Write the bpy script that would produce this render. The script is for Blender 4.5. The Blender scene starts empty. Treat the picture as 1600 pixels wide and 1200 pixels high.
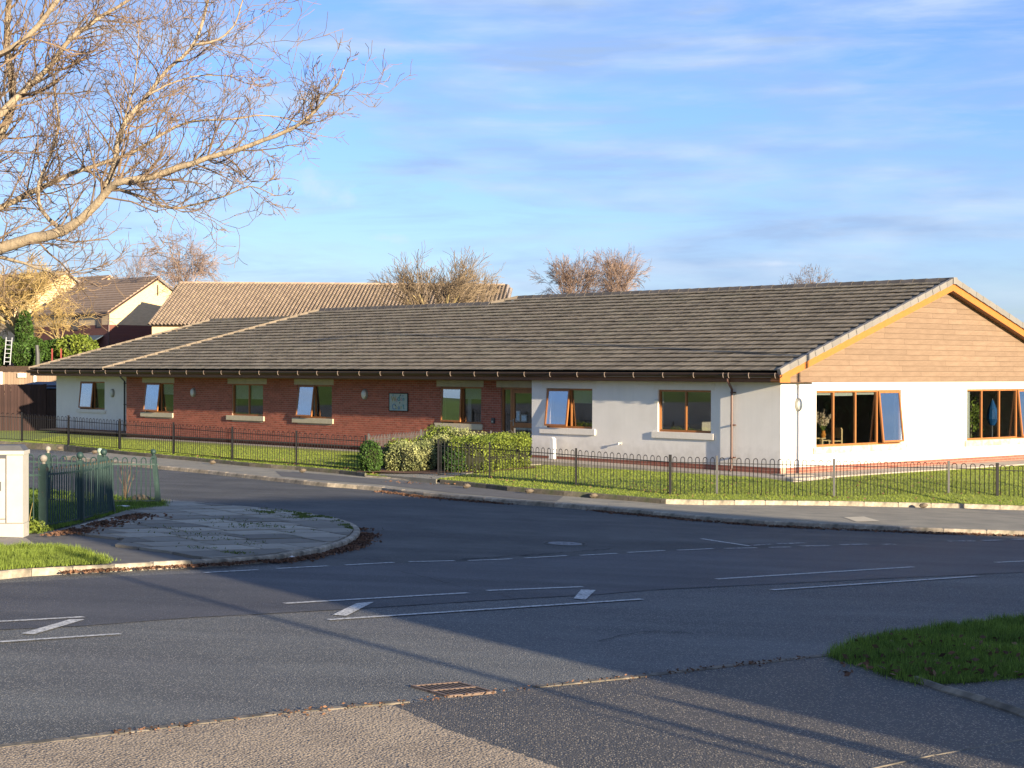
import bpy, math, random
import numpy as np
from mathutils import Matrix, Vector, Euler, noise as mnoise
R = math.radians
rng = random.Random(7)
nrng = np.random.default_rng(11)
S = bpy.context.scene
COL = S.collection

# ------------------------------------------------------------------ camera, sky, sun, exposure
F = 2780.0
CZ = 2.65
cam_d = bpy.data.cameras.new('camera')
cam = bpy.data.objects.new('camera', cam_d)
COL.objects.link(cam)
cam_d.sensor_width = 36.0
cam_d.lens = F / 1600 * 36
cam_d.clip_start = 0.1
cam_d.clip_end = 3000
pitch = math.atan(21.5 / F)
roll = R(0.17)
cam.rotation_mode = 'XYZ'
cam.matrix_world = (Matrix.Translation((0, 0, CZ)) @ Matrix.Rotation(R(90) - pitch, 4, 'X')
                    @ Matrix.Rotation(roll, 4, 'Z'))
S.camera = cam
CAMR = cam.matrix_world.to_3x3()

SUN_AZ = 35.4      # degrees off straight-behind-camera, to the right
SUN_EL = 10.6
W = bpy.data.worlds.new('World')
S.world = W
W.use_nodes = True
wn, wl = W.node_tree.nodes, W.node_tree.links
wn.clear()
wo = wn.new('ShaderNodeOutputWorld')
bg = wn.new('ShaderNodeBackground')
sky = wn.new('ShaderNodeTexSky')
sky.sky_type = 'NISHITA'
sky.sun_disc = False
sky.sun_elevation = R(SUN_EL)
sky.sun_rotation = R(180 - SUN_AZ)
sky.air_density = 1.0
sky.dust_density = 0.35
sky.ozone_density = 2.0
bg.inputs['Strength'].default_value = 0.062
tc = wn.new('ShaderNodeTexCoord')
mp = wn.new('ShaderNodeMapping')
mp.inputs['Scale'].default_value = (3.4, 3.4, 24.0)
mp.inputs['Location'].default_value = (0.4, 0.3, 0.2)
n1 = wn.new('ShaderNodeTexNoise')
n1.inputs['Scale'].default_value = 2.0
n1.inputs['Detail'].default_value = 7
n1.inputs['Roughness'].default_value = 0.60
n1.inputs['Distortion'].default_value = 0.35
cr = wn.new('ShaderNodeValToRGB')
cr.color_ramp.elements[0].position = 0.37
cr.color_ramp.elements[0].color = (0, 0, 0, 1)
cr.color_ramp.elements[1].position = 0.66
cr.color_ramp.elements[1].color = (0.85, 0.85, 0.85, 1)
mx = wn.new('ShaderNodeMix')
mx.data_type = 'RGBA'
hs = wn.new('ShaderNodeMix')       # blue of the clear sky
hs.data_type = 'RGBA'
hs.blend_type = 'MULTIPLY'
hs.inputs[0].default_value = 1.0
hs.inputs[7].default_value = (0.72, 0.89, 1.52, 1)
mp2 = wn.new('ShaderNodeMapping')
mp2.inputs['Scale'].default_value = (7, 7, 34)
n2 = wn.new('ShaderNodeTexNoise')
n2.inputs['Scale'].default_value = 1.6
n2.inputs['Detail'].default_value = 5
ccol = wn.new('ShaderNodeValToRGB')  # cloud brightness: lilac grey to white
ccol.color_ramp.elements[0].position = 0.40
ccol.color_ramp.elements[0].color = (2.4, 3.35, 5.1, 1)
ccol.color_ramp.elements[1].position = 0.68
ccol.color_ramp.elements[1].color = (3.9, 4.75, 6.0, 1)
wl.new(tc.outputs['Generated'], mp.inputs['Vector'])
wl.new(mp.outputs[0], n1.inputs['Vector'])
wl.new(tc.outputs['Generated'], mp2.inputs['Vector'])
wl.new(mp2.outputs[0], n2.inputs['Vector'])
wl.new(n1.outputs['Fac'], cr.inputs[0])
wl.new(n2.outputs['Fac'], ccol.inputs[0])
wl.new(sky.outputs[0], hs.inputs[6])
wl.new(hs.outputs[2], mx.inputs[6])
wl.new(ccol.outputs[0], mx.inputs[7])
wl.new(cr.outputs[0], mx.inputs[0])
def puff(px, py, sx, sz, prev):
    d = CAMR @ Vector(((px - 800) / F, -(py - 600) / F, -1.0)); d.normalize()
    sb = wn.new('ShaderNodeVectorMath'); sb.operation = 'SUBTRACT'; sb.inputs[1].default_value = d
    ml = wn.new('ShaderNodeVectorMath'); ml.operation = 'MULTIPLY'; ml.inputs[1].default_value = (1 / sx, 1 / sx, 1 / sz)
    ln = wn.new('ShaderNodeVectorMath'); ln.operation = 'LENGTH'
    nz = wn.new('ShaderNodeTexNoise'); nz.inputs['Scale'].default_value = 34; nz.inputs['Detail'].default_value = 7; nz.inputs['Roughness'].default_value = .62
    ma = wn.new('ShaderNodeMath'); ma.operation = 'MULTIPLY_ADD'; ma.inputs[1].default_value = 2.6
    su = wn.new('ShaderNodeMath'); su.operation = 'SUBTRACT'
    mr = wn.new('ShaderNodeMapRange'); mr.inputs['From Min'].default_value = -.62; mr.inputs['From Max'].default_value = .45; mr.inputs['To Max'].default_value = .8
    mm = wn.new('ShaderNodeMix'); mm.data_type = 'RGBA'; mm.inputs[7].default_value = (4.6, 5.2, 6.2, 1)
    wl.new(tc.outputs['Generated'], sb.inputs[0]); wl.new(sb.outputs[0], ml.inputs[0]); wl.new(ml.outputs[0], ln.inputs[0])
    wl.new(tc.outputs['Generated'], nz.inputs['Vector']); wl.new(nz.outputs['Fac'], ma.inputs[0]); ma.inputs[2].default_value = -1.3
    wl.new(ma.outputs[0], su.inputs[0]); wl.new(ln.outputs['Value'], su.inputs[1]); wl.new(su.outputs[0], mr.inputs['Value'])
    wl.new(mr.outputs[0], mm.inputs[0]); wl.new(prev, mm.inputs[6]); return mm.outputs[2]
out_ = puff(505, 300, .032, .015, mx.outputs[2])
out_ = puff(335, 292, .030, .013, out_)
out_ = puff(600, 372, .020, .006, out_)
out_ = puff(1215, 412, .030, .003, out_)
wl.new(out_, bg.inputs[0])
wl.new(bg.outputs[0], wo.inputs[0])

sd = bpy.data.lights.new('sun', 'SUN')
sd.energy = 5.0
sd.angle = R(0.5)
sd.color = (1.0, 0.83, 0.60)
sun = bpy.data.objects.new('sun', sd)
COL.objects.link(sun)
sdir = Vector((math.sin(R(SUN_AZ)) * math.cos(R(SUN_EL)), -math.cos(R(SUN_AZ)) * math.cos(R(SUN_EL)), math.sin(R(SUN_EL))))
sun.rotation_euler = sdir.to_track_quat('Z', 'Y').to_euler()

S.view_settings.view_transform = 'Standard'
S.view_settings.look = 'None'
S.view_settings.gamma = 1.0
S.view_settings.use_curve_mapping = False
S.view_settings.exposure = 1.42
S.cycles.max_bounces = 6
S.cycles.transparent_max_bounces = 12
S.cycles.diffuse_bounces = 3
S.cycles.glossy_bounces = 3
S.cycles.use_denoising = True

# ------------------------------------------------------------------ places: pixel of the photo -> point of the place
def ray(px, py):
    d = Vector(((px - 800) / F, -(py - 600) / F, -1.0))
    return (CAMR @ d)
def at(px, py, Y):                       # point at depth Y behind that pixel
    d = ray(px, py)
    t = Y / d.y
    return Vector((d.x * t, Y, CZ + d.z * t))
def zr(x, y):                            # the gently falling road plane
    x = min(max(x, -40), 30); y = min(max(y, -30), 110)
    return -0.18 - 0.035 * x - 0.012 * (y - 22)
def G(px, py, off=0.0):                  # point of the road plane (+off)
    d = ray(px, py)
    # CZ + d.z t = -0.18+off -.035 d.x t -.012(d.y t - 22)
    t = (-0.18 + off + 0.264 - CZ) / (d.z + 0.035 * d.x + 0.012 * d.y)
    return Vector((d.x * t, d.y * t, CZ + d.z * t))

# ------------------------------------------------------------------ helpers
def tag(o, label=None, cat=None, group=None, kind=None):
    if label: o['label'] = label
    if cat: o['category'] = cat
    if group: o['group'] = group
    if kind: o['kind'] = kind
    return o
def empty(name, loc=(0, 0, 0), rot=(0, 0, 0), label=None, cat=None, group=None, kind=None, parent=None):
    o = bpy.data.objects.new(name, None)
    o.empty_display_size = 0.2
    o.location = loc
    o.rotation_euler = rot
    o.parent = parent
    COL.objects.link(o)
    return tag(o, label, cat, group, kind)
def link(name, me, parent=None, loc=(0, 0, 0), rot=(0, 0, 0)):
    o = bpy.data.objects.new(name, me)
    o.location = loc
    o.rotation_euler = rot
    o.parent = parent
    COL.objects.link(o)
    return o
def fast_mesh(name, v, f, mat, smooth=False):
    v = np.asarray(v, dtype=np.float32).reshape(-1, 3)
    f = np.asarray(f, dtype=np.int32)
    me = bpy.data.meshes.new(name)
    me.vertices.add(len(v)); me.vertices.foreach_set('co', v.ravel())
    k = f.shape[1]
    me.loops.add(f.size); me.loops.foreach_set('vertex_index', f.ravel())
    me.polygons.add(len(f))
    me.polygons.foreach_set('loop_start', np.arange(0, f.size, k, dtype=np.int32))
    me.update(calc_edges=True)
    me.polygons.foreach_set('use_smooth', [bool(smooth)] * len(f))
    me.materials.append(mat)
    return me
class MB:
    def __init__(s): s.v = []; s.f = []
    def add(s, vs, fs):
        n = len(s.v); s.v.extend([tuple(p) for p in vs]); s.f.extend([tuple(i + n for i in q) for q in fs]); return s
    def quad(s, a, b, c, d): return s.add([a, b, c, d], [(0, 1, 2, 3)])
    def poly(s, ps): return s.add(ps, [tuple(range(len(ps)))])
    def box(s, x0, x1, y0, y1, z0, z1, M=None):
        vs = [Vector(p) for p in ((x0, y0, z0), (x1, y0, z0), (x1, y1, z0), (x0, y1, z0), (x0, y0, z1), (x1, y0, z1), (x1, y1, z1), (x0, y1, z1))]
        if M is not None: vs = [M @ p for p in vs]
        return s.add(vs, [(0, 3, 2, 1), (4, 5, 6, 7), (0, 1, 5, 4), (1, 2, 6, 5), (2, 3, 7, 6), (3, 0, 4, 7)])
    def bbox(s, x0, x1, y0, y1, z0, z1, b=0.01, M=None):   # box with a chamfered top and front edges
        pts = []
        for z, k in ((z0, 0), (z1 - b, 0), (z1, b)):
            for x, y in ((x0 + k, y0 + k), (x1 - k, y0 + k), (x1 - k, y1 - k), (x0 + k, y1 - k)): pts.append(Vector((x, y, z)))
        if M is not None: pts = [M @ p for p in pts]
        fs = [(0, 3, 2, 1), (8, 9, 10, 11)]
        for l in (0, 4):
            for i in range(4): fs.append((l + i, l + (i + 1) % 4, l + 4 + (i + 1) % 4, l + 4 + i))
        return s.add(pts, fs)
    def prism(s, prof, axis_pts):     # closed profile list of vectors at start, and offset vector
        n = len(prof); a = [Vector(p) for p in prof]; b = [p + Vector(axis_pts) for p in a]
        return s.add(a + b, [tuple(range(n))[::-1], tuple(range(n, 2 * n))] + [(i, (i + 1) % n, n + (i + 1) % n, n + i) for i in range(n)])
    def tube(s, pts, rad, n=6, cap=True):
        pts = [Vector(p) for p in pts]
        if not hasattr(rad, '__len__'): rad = [rad] * len(pts)
        base = len(s.v); up = None
        for i, p in enumerate(pts):
            d = (pts[min(i + 1, len(pts) - 1)] - pts[max(i - 1, 0)])
            if d.length < 1e-9: d = Vector((0, 0, 1))
            d.normalize()
            if up is None:
                up = Vector((0, 0, 1)) if abs(d.z) < 0.9 else Vector((1, 0, 0))
            x = up.cross(d)
            if x.length < 1e-4: x = Vector((1, 0, 0)).cross(d)
            x.normalize(); y = d.cross(x); up = y if abs(d.z) >= 0 else up
            for k in range(n):
                a = 2 * math.pi * k / n
                s.v.append(tuple(p + (x * math.cos(a) + y * math.sin(a)) * rad[i]))
        for i in range(len(pts) - 1):
            for k in range(n):
                a = base + i * n + k; b = base + i * n + (k + 1) % n
                s.f.append((a, b, b + n, a + n))
        if cap:
            s.f.append(tuple(base + k for k in range(n))[::-1]); s.f.append(tuple(base + (len(pts) - 1) * n + k for k in range(n)))
        return s
    def cyl(s, x, y, z0, z1, r0, r1=None, n=12): return s.tube([(x, y, z0), (x, y, z1)], [r0, r0 if r1 is None else r1], n)
    def ball(s, c, r, nu=10, nv=6, sc=(1, 1, 1)):
        c = Vector(c); base = len(s.v)
        for j in range(nv + 1):
            th = math.pi * j / nv
            for i in range(nu):
                ph = 2 * math.pi * i / nu
                s.v.append((c.x + r * sc[0] * math.sin(th) * math.cos(ph), c.y + r * sc[1] * math.sin(th) * math.sin(ph), c.z + r * sc[2] * math.cos(th)))
        for j in range(nv):
            for i in range(nu):
                a = base + j * nu + i; b = base + j * nu + (i + 1) % nu
                s.f.append((a, b, b + nu, a + nu))
        return s
    def mesh(s, name, mat, smooth=False):
        me = bpy.data.meshes.new(name); me.from_pydata(s.v, [], s.f); me.validate(); me.update()
        if smooth: me.polygons.foreach_set('use_smooth', [True] * len(me.polygons))
        me.materials.append(mat); return me
    def obj(s, name, mat, parent=None, loc=(0, 0, 0), rot=(0, 0, 0), smooth=False):
        return link(name, s.mesh(name, mat, smooth), parent, loc, rot)

# ------------------------------------------------------------------ materials
def mat(name, col, rough=0.8, var=0.0, scale=6.0, col2=None, bump=0.0, bscale=None, rnd=0.0, spec=0.3, metal=0.0,
        stretch=(1, 1, 1), bands=None, splash=False, speck=None, detail=5, emis=None, trans=0.0, stain=None):
    m = bpy.data.materials.new(name); m.use_nodes = True
    nt = m.node_tree; N, L = nt.nodes, nt.links
    b = N['Principled BSDF']
    b.inputs['Roughness'].default_value = rough
    b.inputs['Specular IOR Level'].default_value = spec
    b.inputs['Metallic'].default_value = metal
    c = col if len(col) == 4 else (*col, 1)
    tc = N.new('ShaderNodeTexCoord'); mp = N.new('ShaderNodeMapping'); mp.inputs['Scale'].default_value = stretch
    L.new(tc.outputs['Object'], mp.inputs[0])
    out = None
    if col2 is not None or var > 0:
        c2 = (*col2, 1) if col2 is not None else tuple(min(1, x * (1 - var)) for x in c[:3]) + (1,)
        nz = N.new('ShaderNodeTexNoise'); nz.inputs['Scale'].default_value = scale; nz.inputs['Detail'].default_value = detail
        nz.inputs['Roughness'].default_value = 0.65
        L.new(mp.outputs[0], nz.inputs['Vector'])
        rp = N.new('ShaderNodeValToRGB'); rp.color_ramp.elements[0].position = 0.32; rp.color_ramp.elements[1].position = 0.68
        rp.color_ramp.elements[0].color = c2; rp.color_ramp.elements[1].color = c
        L.new(nz.outputs['Fac'], rp.inputs[0]); out = rp.outputs[0]
    else:
        rgb = N.new('ShaderNodeRGB'); rgb.outputs[0].default_value = c; out = rgb.outputs[0]
    if stain:      # (scale, lo, hi, colour, amount)
        nz = N.new('ShaderNodeTexNoise'); nz.inputs['Scale'].default_value = stain[0]; nz.inputs['Detail'].default_value = 6
        L.new(tc.outputs['Object'], nz.inputs['Vector'])
        mr = N.new('ShaderNodeMapRange'); mr.inputs['From Min'].default_value = stain[1]; mr.inputs['From Max'].default_value = stain[2]
        mr.inputs['To Max'].default_value = stain[4]
        L.new(nz.outputs['Fac'], mr.inputs['Value'])
        mx = N.new('ShaderNodeMix'); mx.data_type = 'RGBA'
        L.new(mr.outputs[0], mx.inputs[0]); L.new(out, mx.inputs[6]); mx.inputs[7].default_value = (*stain[3], 1); out = mx.outputs[2]
    if bands:      # (angle, along, across, colour factor)
        mb_ = N.new('ShaderNodeMapping'); mb_.inputs['Rotation'].default_value = (0, 0, -bands[0]); mb_.inputs['Scale'].default_value = (bands[1], bands[2], 1)
        m2 = N.new('ShaderNodeMapping'); m2.vector_type = 'POINT'
        L.new(tc.outputs['Object'], mb_.inputs[0])
        nb_ = N.new('ShaderNodeTexNoise'); nb_.inputs['Scale'].default_value = 1; nb_.inputs['Detail'].default_value = 4; L.new(mb_.outputs[0], nb_.inputs['Vector'])
        mr = N.new('ShaderNodeMapRange'); mr.inputs['From Min'].default_value = .35; mr.inputs['From Max'].default_value = .65; mr.inputs['To Min'].default_value = bands[3]; mr.inputs['To Max'].default_value = 1.12
        L.new(nb_.outputs['Fac'], mr.inputs['Value'])
        mx = N.new('ShaderNodeMix'); mx.data_type = 'RGBA'; mx.blend_type = 'MULTIPLY'; mx.inputs[0].default_value = 1
        L.new(out, mx.inputs[6]); L.new(mr.outputs[0], mx.inputs[7]); out = mx.outputs[2]
    if splash:     # soil splashed on the foot of the wall and runs below the sills
        sx = N.new('ShaderNodeSeparateXYZ'); L.new(tc.outputs['Object'], sx.inputs[0])
        nz = N.new('ShaderNodeTexNoise'); nz.inputs['Scale'].default_value = 5; nz.inputs['Detail'].default_value = 6; L.new(tc.outputs['Object'], nz.inputs['Vector'])
        ma = N.new('ShaderNodeMath'); ma.operation = 'MULTIPLY_ADD'; ma.inputs[1].default_value = -.9; L.new(nz.outputs['Fac'], ma.inputs[0]); L.new(sx.outputs['Z'], ma.inputs[2])
        mr = N.new('ShaderNodeMapRange'); mr.inputs['From Min'].default_value = -.45; mr.inputs['From Max'].default_value = .12; mr.inputs['To Min'].default_value = .4; mr.inputs['To Max'].default_value = 0
        L.new(ma.outputs[0], mr.inputs['Value'])
        mx = N.new('ShaderNodeMix'); mx.data_type = 'RGBA'; L.new(mr.outputs[0], mx.inputs[0]); L.new(out, mx.inputs[6]); mx.inputs[7].default_value = (.36, .33, .27, 1); out = mx.outputs[2]
        ms_ = N.new('ShaderNodeMapping'); ms_.inputs['Scale'].default_value = (9, 9, .35); L.new(tc.outputs['Object'], ms_.inputs[0])
        nz = N.new('ShaderNodeTexNoise'); nz.inputs['Scale'].default_value = 1; nz.inputs['Detail'].default_value = 5; L.new(ms_.outputs[0], nz.inputs['Vector'])
        mr = N.new('ShaderNodeMapRange'); mr.inputs['From Min'].default_value = .52; mr.inputs['From Max'].default_value = .8; mr.inputs['To Max'].default_value = .2
        L.new(nz.outputs['Fac'], mr.inputs['Value'])
        mx = N.new('ShaderNodeMix'); mx.data_type = 'RGBA'; L.new(mr.outputs[0], mx.inputs[0]); L.new(out, mx.inputs[6]); mx.inputs[7].default_value = (.58, .56, .51, 1); out = mx.outputs[2]
    if rnd > 0:
        oi = N.new('ShaderNodeObjectInfo'); ge = N.new('ShaderNodeNewGeometry')
        ad = N.new('ShaderNodeMath'); ad.operation = 'ADD'; fr = N.new('ShaderNodeMath'); fr.operation = 'FRACT'
        L.new(oi.outputs['Random'], ad.inputs[0]); L.new(ge.outputs['Random Per Island'], ad.inputs[1]); L.new(ad.outputs[0], fr.inputs[0])
        mr = N.new('ShaderNodeMapRange'); mr.inputs['To Min'].default_value = 1 - rnd; mr.inputs['To Max'].default_value = 1 + rnd
        L.new(fr.outputs[0], mr.inputs['Value'])
        mx = N.new('ShaderNodeMix'); mx.data_type = 'RGBA'; mx.blend_type = 'MULTIPLY'; mx.inputs[0].default_value = 1
        L.new(out, mx.inputs[6]); L.new(mr.outputs[0], mx.inputs[7]); out = mx.outputs[2]
    hgt = None
    if speck:      # (scale, density threshold, colour)
        vo = N.new('ShaderNodeTexVoronoi'); vo.inputs['Scale'].default_value = speck[0]
        L.new(tc.outputs['Object'], vo.inputs['Vector'])
        sp = N.new('ShaderNodeSeparateColor'); L.new(vo.outputs['Color'], sp.inputs[0])
        gt = N.new('ShaderNodeMath'); gt.operation = 'GREATER_THAN'; gt.inputs[1].default_value = speck[1]
        L.new(sp.outputs[0], gt.inputs[0])
        lt = N.new('ShaderNodeMath'); lt.operation = 'LESS_THAN'; lt.inputs[1].default_value = 0.42
        L.new(vo.outputs['Distance'], lt.inputs[0])
        mu = N.new('ShaderNodeMath'); mu.operation = 'MULTIPLY'
        L.new(gt.outputs[0], mu.inputs[0]); L.new(lt.outputs[0], mu.inputs[1])
        mx = N.new('ShaderNodeMix'); mx.data_type = 'RGBA'
        L.new(mu.outputs[0], mx.inputs[0]); L.new(out, mx.inputs[6]); mx.inputs[7].default_value = (*speck[2], 1); out = mx.outputs[2]
        hgt = vo.outputs['Distance']
    L.new(out, b.inputs['Base Color'])
    if bump > 0:
        bp = N.new('ShaderNodeBump'); bp.inputs['Strength'].default_value = bump; bp.inputs['Distance'].default_value = 0.02 if not speck else 0.035
        if hgt is None:
            nb = N.new('ShaderNodeTexNoise'); nb.inputs['Scale'].default_value = bscale or scale * 5; nb.inputs['Detail'].default_value = 4
            L.new(mp.outputs[0], nb.inputs['Vector']); hgt = nb.outputs['Fac']
        L.new(hgt, bp.inputs['Height']); L.new(bp.outputs[0], b.inputs['Normal'])
    if emis: b.inputs['Emission Color'].default_value = (*emis[:3], 1); b.inputs['Emission Strength'].default_value = emis[3]
    if trans > 0:
        N2 = N.new('ShaderNodeBsdfTranslucent'); L.new(out, N2.inputs[0]); ms = N.new('ShaderNodeMixShader'); ms.inputs[0].default_value = trans
        L.new(b.outputs[0], ms.inputs[1]); L.new(N2.outputs[0], ms.inputs[2]); L.new(ms.outputs[0], N['Material Output'].inputs[0])
    return m
def glass_mat(name, fac=0.2, tint=(0.86, 0.9, 0.9)):
    m = bpy.data.materials.new(name); m.use_nodes = True
    N, L = m.node_tree.nodes, m.node_tree.links; N.clear()
    o = N.new('ShaderNodeOutputMaterial'); t = N.new('ShaderNodeBsdfTransparent'); g = N.new('ShaderNodeBsdfGlossy'); x = N.new('ShaderNodeMixShader')
    t.inputs[0].default_value = (*tint, 1); g.inputs['Roughness'].default_value = 0.0; x.inputs[0].default_value = fac
    L.new(t.outputs[0], x.inputs[1]); L.new(g.outputs[0], x.inputs[2]); L.new(x.outputs[0], o.inputs[0])
    return m
def brick_mat(name, c1, c2, mortar, scale=1.0):
    m = bpy.data.materials.new(name); m.use_nodes = True
    N, L = m.node_tree.nodes, m.node_tree.links; b = N['Principled BSDF']; b.inputs['Roughness'].default_value = 0.9
    t = N.new('ShaderNodeTexCoord'); mp = N.new('ShaderNodeMapping'); mp.inputs['Rotation'].default_value = (R(90), 0, 0)
    k = N.new('ShaderNodeTexBrick'); k.inputs['Scale'].default_value = 1.0
    k.inputs['Brick Width'].default_value = 0.225; k.inputs['Row Height'].default_value = 0.075; k.inputs['Mortar Size'].default_value = 0.006
    k.inputs['Color1'].default_value = (*c1, 1); k.inputs['Color2'].default_value = (*c2, 1); k.inputs['Mortar'].default_value = (*mortar, 1)
    L.new(t.outputs['Object'], mp.inputs[0]); L.new(mp.outputs[0], k.inputs[0]); L.new(k.outputs[0], b.inputs['Base Color'])
    return m

M = {}
RDA = math.radians(26)
M['asphalt'] = mat('asphalt', bands=(RDA, .05, .75, .74), col=(0.122, 0.127, 0.122), rough=0.75, col2=(0.092, 0.096, 0.094), scale=0.7, speck=(62, 0.72, (0.33, 0.31, 0.27)), bump=0.5, stretch=(1, 1.8, 1), stain=(0.35, 0.45, 0.7, (0.105, 0.105, 0.107), 0.5))
M['asphalt_smooth'] = mat('asphalt_smooth', bands=(RDA, .05, .9, .68), col=(0.088, 0.087, 0.088), rough=0.7, col2=(0.058, 0.058, 0.060), scale=0.6, speck=(80, 0.88, (0.22, 0.21, 0.20)), bump=0.35, stain=(0.5, 0.45, 0.72, (0.07, 0.068, 0.072), 0.6))
M['asphalt_side'] = mat('asphalt_side', bands=(math.radians(-38), .06, .7, .7), col=(0.105, 0.104, 0.096), rough=0.8, col2=(0.062, 0.062, 0.059), scale=0.9, speck=(60, 0.84, (0.16, 0.155, 0.145)), bump=0.4, detail=8)
M['apron_dark'] = mat('apron_dark', (0.088, 0.078, 0.062), 0.6, col2=(0.056, 0.052, 0.044), scale=1.6, speck=(58, 0.80, (0.55, 0.46, 0.33)), bump=1.0, spec=0.5)  # pale chippings, specks brightened in colour for the low sun they catch
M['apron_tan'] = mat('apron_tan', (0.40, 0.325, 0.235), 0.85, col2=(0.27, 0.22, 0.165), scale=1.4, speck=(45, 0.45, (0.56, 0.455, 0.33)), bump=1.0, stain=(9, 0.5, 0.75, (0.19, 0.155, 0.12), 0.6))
M['tarmac_path'] = mat('tarmac_path', (0.29, 0.265, 0.205), 0.9, col2=(0.20, 0.185, 0.145), scale=1.2, bump=0.3, speck=(50, 0.85, (0.25, 0.24, 0.21)), stain=(1.5, 0.5, 0.75, (0.14, 0.135, 0.11), 0.6))
M['tarmac_patch'] = mat('tarmac_patch', (0.13, 0.125, 0.115), 0.9, var=0.3, scale=3, bump=0.3)
M['kerb'] = mat('kerb', (0.46, 0.39, 0.29), 0.9, col2=(0.19, 0.165, 0.13), scale=7, bump=0.3, rnd=0.16, stain=(3, 0.5, 0.7, (0.10, 0.095, 0.07), 0.6))
M['kerb_flush'] = mat('kerb_flush', (0.26, 0.22, 0.165), 0.9, col2=(0.15, 0.13, 0.10), scale=6, bump=0.4, rnd=0.2, stain=(4, 0.48, 0.62, (0.10, 0.09, 0.07), 0.8))
M['kerb_dark'] = mat('kerb_dark', (0.15, 0.13, 0.10), 0.9, col2=(0.07, 0.065, 0.05), scale=7, bump=0.4, rnd=0.2, stain=(3, 0.5, 0.7, (0.06, 0.08, 0.03), 0.6))
M['slab'] = mat('slab', (0.29, 0.26, 0.205), 0.9, col2=(0.25, 0.225, 0.18), scale=6, bump=0.3, rnd=0.42, stain=(3, 0.56, 0.72, (0.12, 0.12, 0.08), 0.5))
M['slab_bed'] = mat('slab_bed', (0.032, 0.036, 0.018), 1.0, col2=(0.02, 0.018, 0.012), scale=9)
M['path_concrete'] = mat('path_concrete', (0.40, 0.35, 0.29), 0.9, col2=(0.30, 0.26, 0.22), scale=2, bump=0.2, rnd=0.08)
M['paint'] = mat('paint', (0.62, 0.62, 0.58), 0.7, col2=(0.42, 0.42, 0.40), scale=12, bump=0.4, stain=(26, 0.50, 0.60, (0.12, 0.12, 0.12), 0.75))
M['paint_worn'] = mat('paint_worn', (0.50, 0.50, 0.48), 0.7, col2=(0.28, 0.28, 0.28), scale=8, bump=0.4, stain=(14, 0.44, 0.56, (0.09, 0.09, 0.09), 0.9))
M['render'] = mat('render', (0.78, 0.745, 0.69), 0.95, splash=True, var=0.05, scale=1.5, bump=0.25, bscale=160, stain=(1.2, 0.5, 0.8, (0.62, 0.59, 0.53), 0.35))
M['brick'] = mat('brick', (0.36, 0.105, 0.065), 0.9, col2=(0.27, 0.078, 0.05), scale=9, bump=0.3, rnd=0.2)
M['mortar'] = mat('mortar', (0.44, 0.30, 0.22), 0.95, var=0.25, scale=8, bump=0.3)
M['plinth_brick'] = mat('plinth_brick', (0.27, 0.10, 0.07), 0.9, var=0.25, scale=9, rnd=0.12)
M['stone'] = mat('stone', (0.50, 0.44, 0.32), 0.9, var=0.16, scale=5, bump=0.2, rnd=0.06)
M['stone_weathered'] = mat('stone_weathered', (0.62, 0.53, 0.41), 0.9, col2=(0.40, 0.34, 0.26), scale=3.5, bump=0.3, rnd=0.1, stain=(4, 0.5, 0.62, (0.20, 0.17, 0.13), 0.6))
M['stone_pale'] = mat('stone_pale', (0.74, 0.69, 0.61), 0.9, var=0.05, scale=4, bump=0.2)
M['upvc'] = mat('upvc', (0.36, 0.145, 0.042), 0.45, col2=(0.26, 0.10, 0.032), scale=9, stretch=(1, 1, 0.15), spec=0.4)
M['fascia'] = mat('fascia', (0.21, 0.085, 0.035), 0.5, col2=(0.14, 0.058, 0.026), scale=5, stretch=(0.15, 1, 1), spec=0.4)
M['barge'] = mat('barge', (0.47, 0.165, 0.036), 0.5, var=0.15, scale=6, spec=0.4)
M['gutter'] = mat('gutter', (0.035, 0.017, 0.013), 0.4, var=0.2, scale=10, spec=0.5)
M['pipe_brown'] = mat('pipe_brown', (0.085, 0.035, 0.024), 0.4, var=0.2, scale=10, spec=0.5)
M['pipe_black'] = mat('pipe_black', (0.012, 0.012, 0.014), 0.35, spec=0.5)
M['bracket'] = mat('bracket', (0.24, 0.19, 0.16), 0.5)  # paler than the gutter: sunlight on the hooks is in the colour
M['tile'] = mat('tile', (0.225, 0.190, 0.135), 0.9, col2=(0.150, 0.126, 0.090), scale=5, bump=0.5, bscale=60, rnd=0.22, stain=(1.1, 0.5, 0.72, (0.20, 0.19, 0.125), 0.4))
M['tile_under'] = mat('tile_under', (0.03, 0.025, 0.02), 1.0)
M['ridge'] = mat('ridge', (0.14, 0.125, 0.11), 0.9, col2=(0.09, 0.08, 0.072), scale=5, rnd=0.2, stain=(4, 0.55, 0.7, (0.20, 0.16, 0.05), 0.6))
M['hip'] = mat('hip', (0.27, 0.215, 0.15), 0.9, col2=(0.17, 0.14, 0.10), scale=5, rnd=0.15, bump=0.3)
M['verge'] = mat('verge', (0.20, 0.188, 0.172), 0.85, var=0.12, scale=4, rnd=0.08)
M['cladding'] = mat('cladding', (0.225, 0.155, 0.104), 0.75, col2=(0.185, 0.125, 0.082), scale=5, stretch=(1, 0.5, 2), rnd=0.08, bump=0.2)
M['glass'] = glass_mat('glass', 0.17)
M['glass_sky'] = glass_mat('glass_sky', 0.42)
M['interior'] = mat('interior', (0.45, 0.38, 0.31), 0.9, var=0.2, scale=1)
M['interior_dark'] = mat('interior_dark', (0.16, 0.14, 0.12), 0.9, var=0.2, scale=1)
M['carpet'] = mat('carpet', (0.06, 0.05, 0.045), 1.0, var=0.3, scale=4)
M['blind'] = mat('blind', (0.60, 0.60, 0.53), 0.9, var=0.05, scale=3, trans=0.3)
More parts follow.
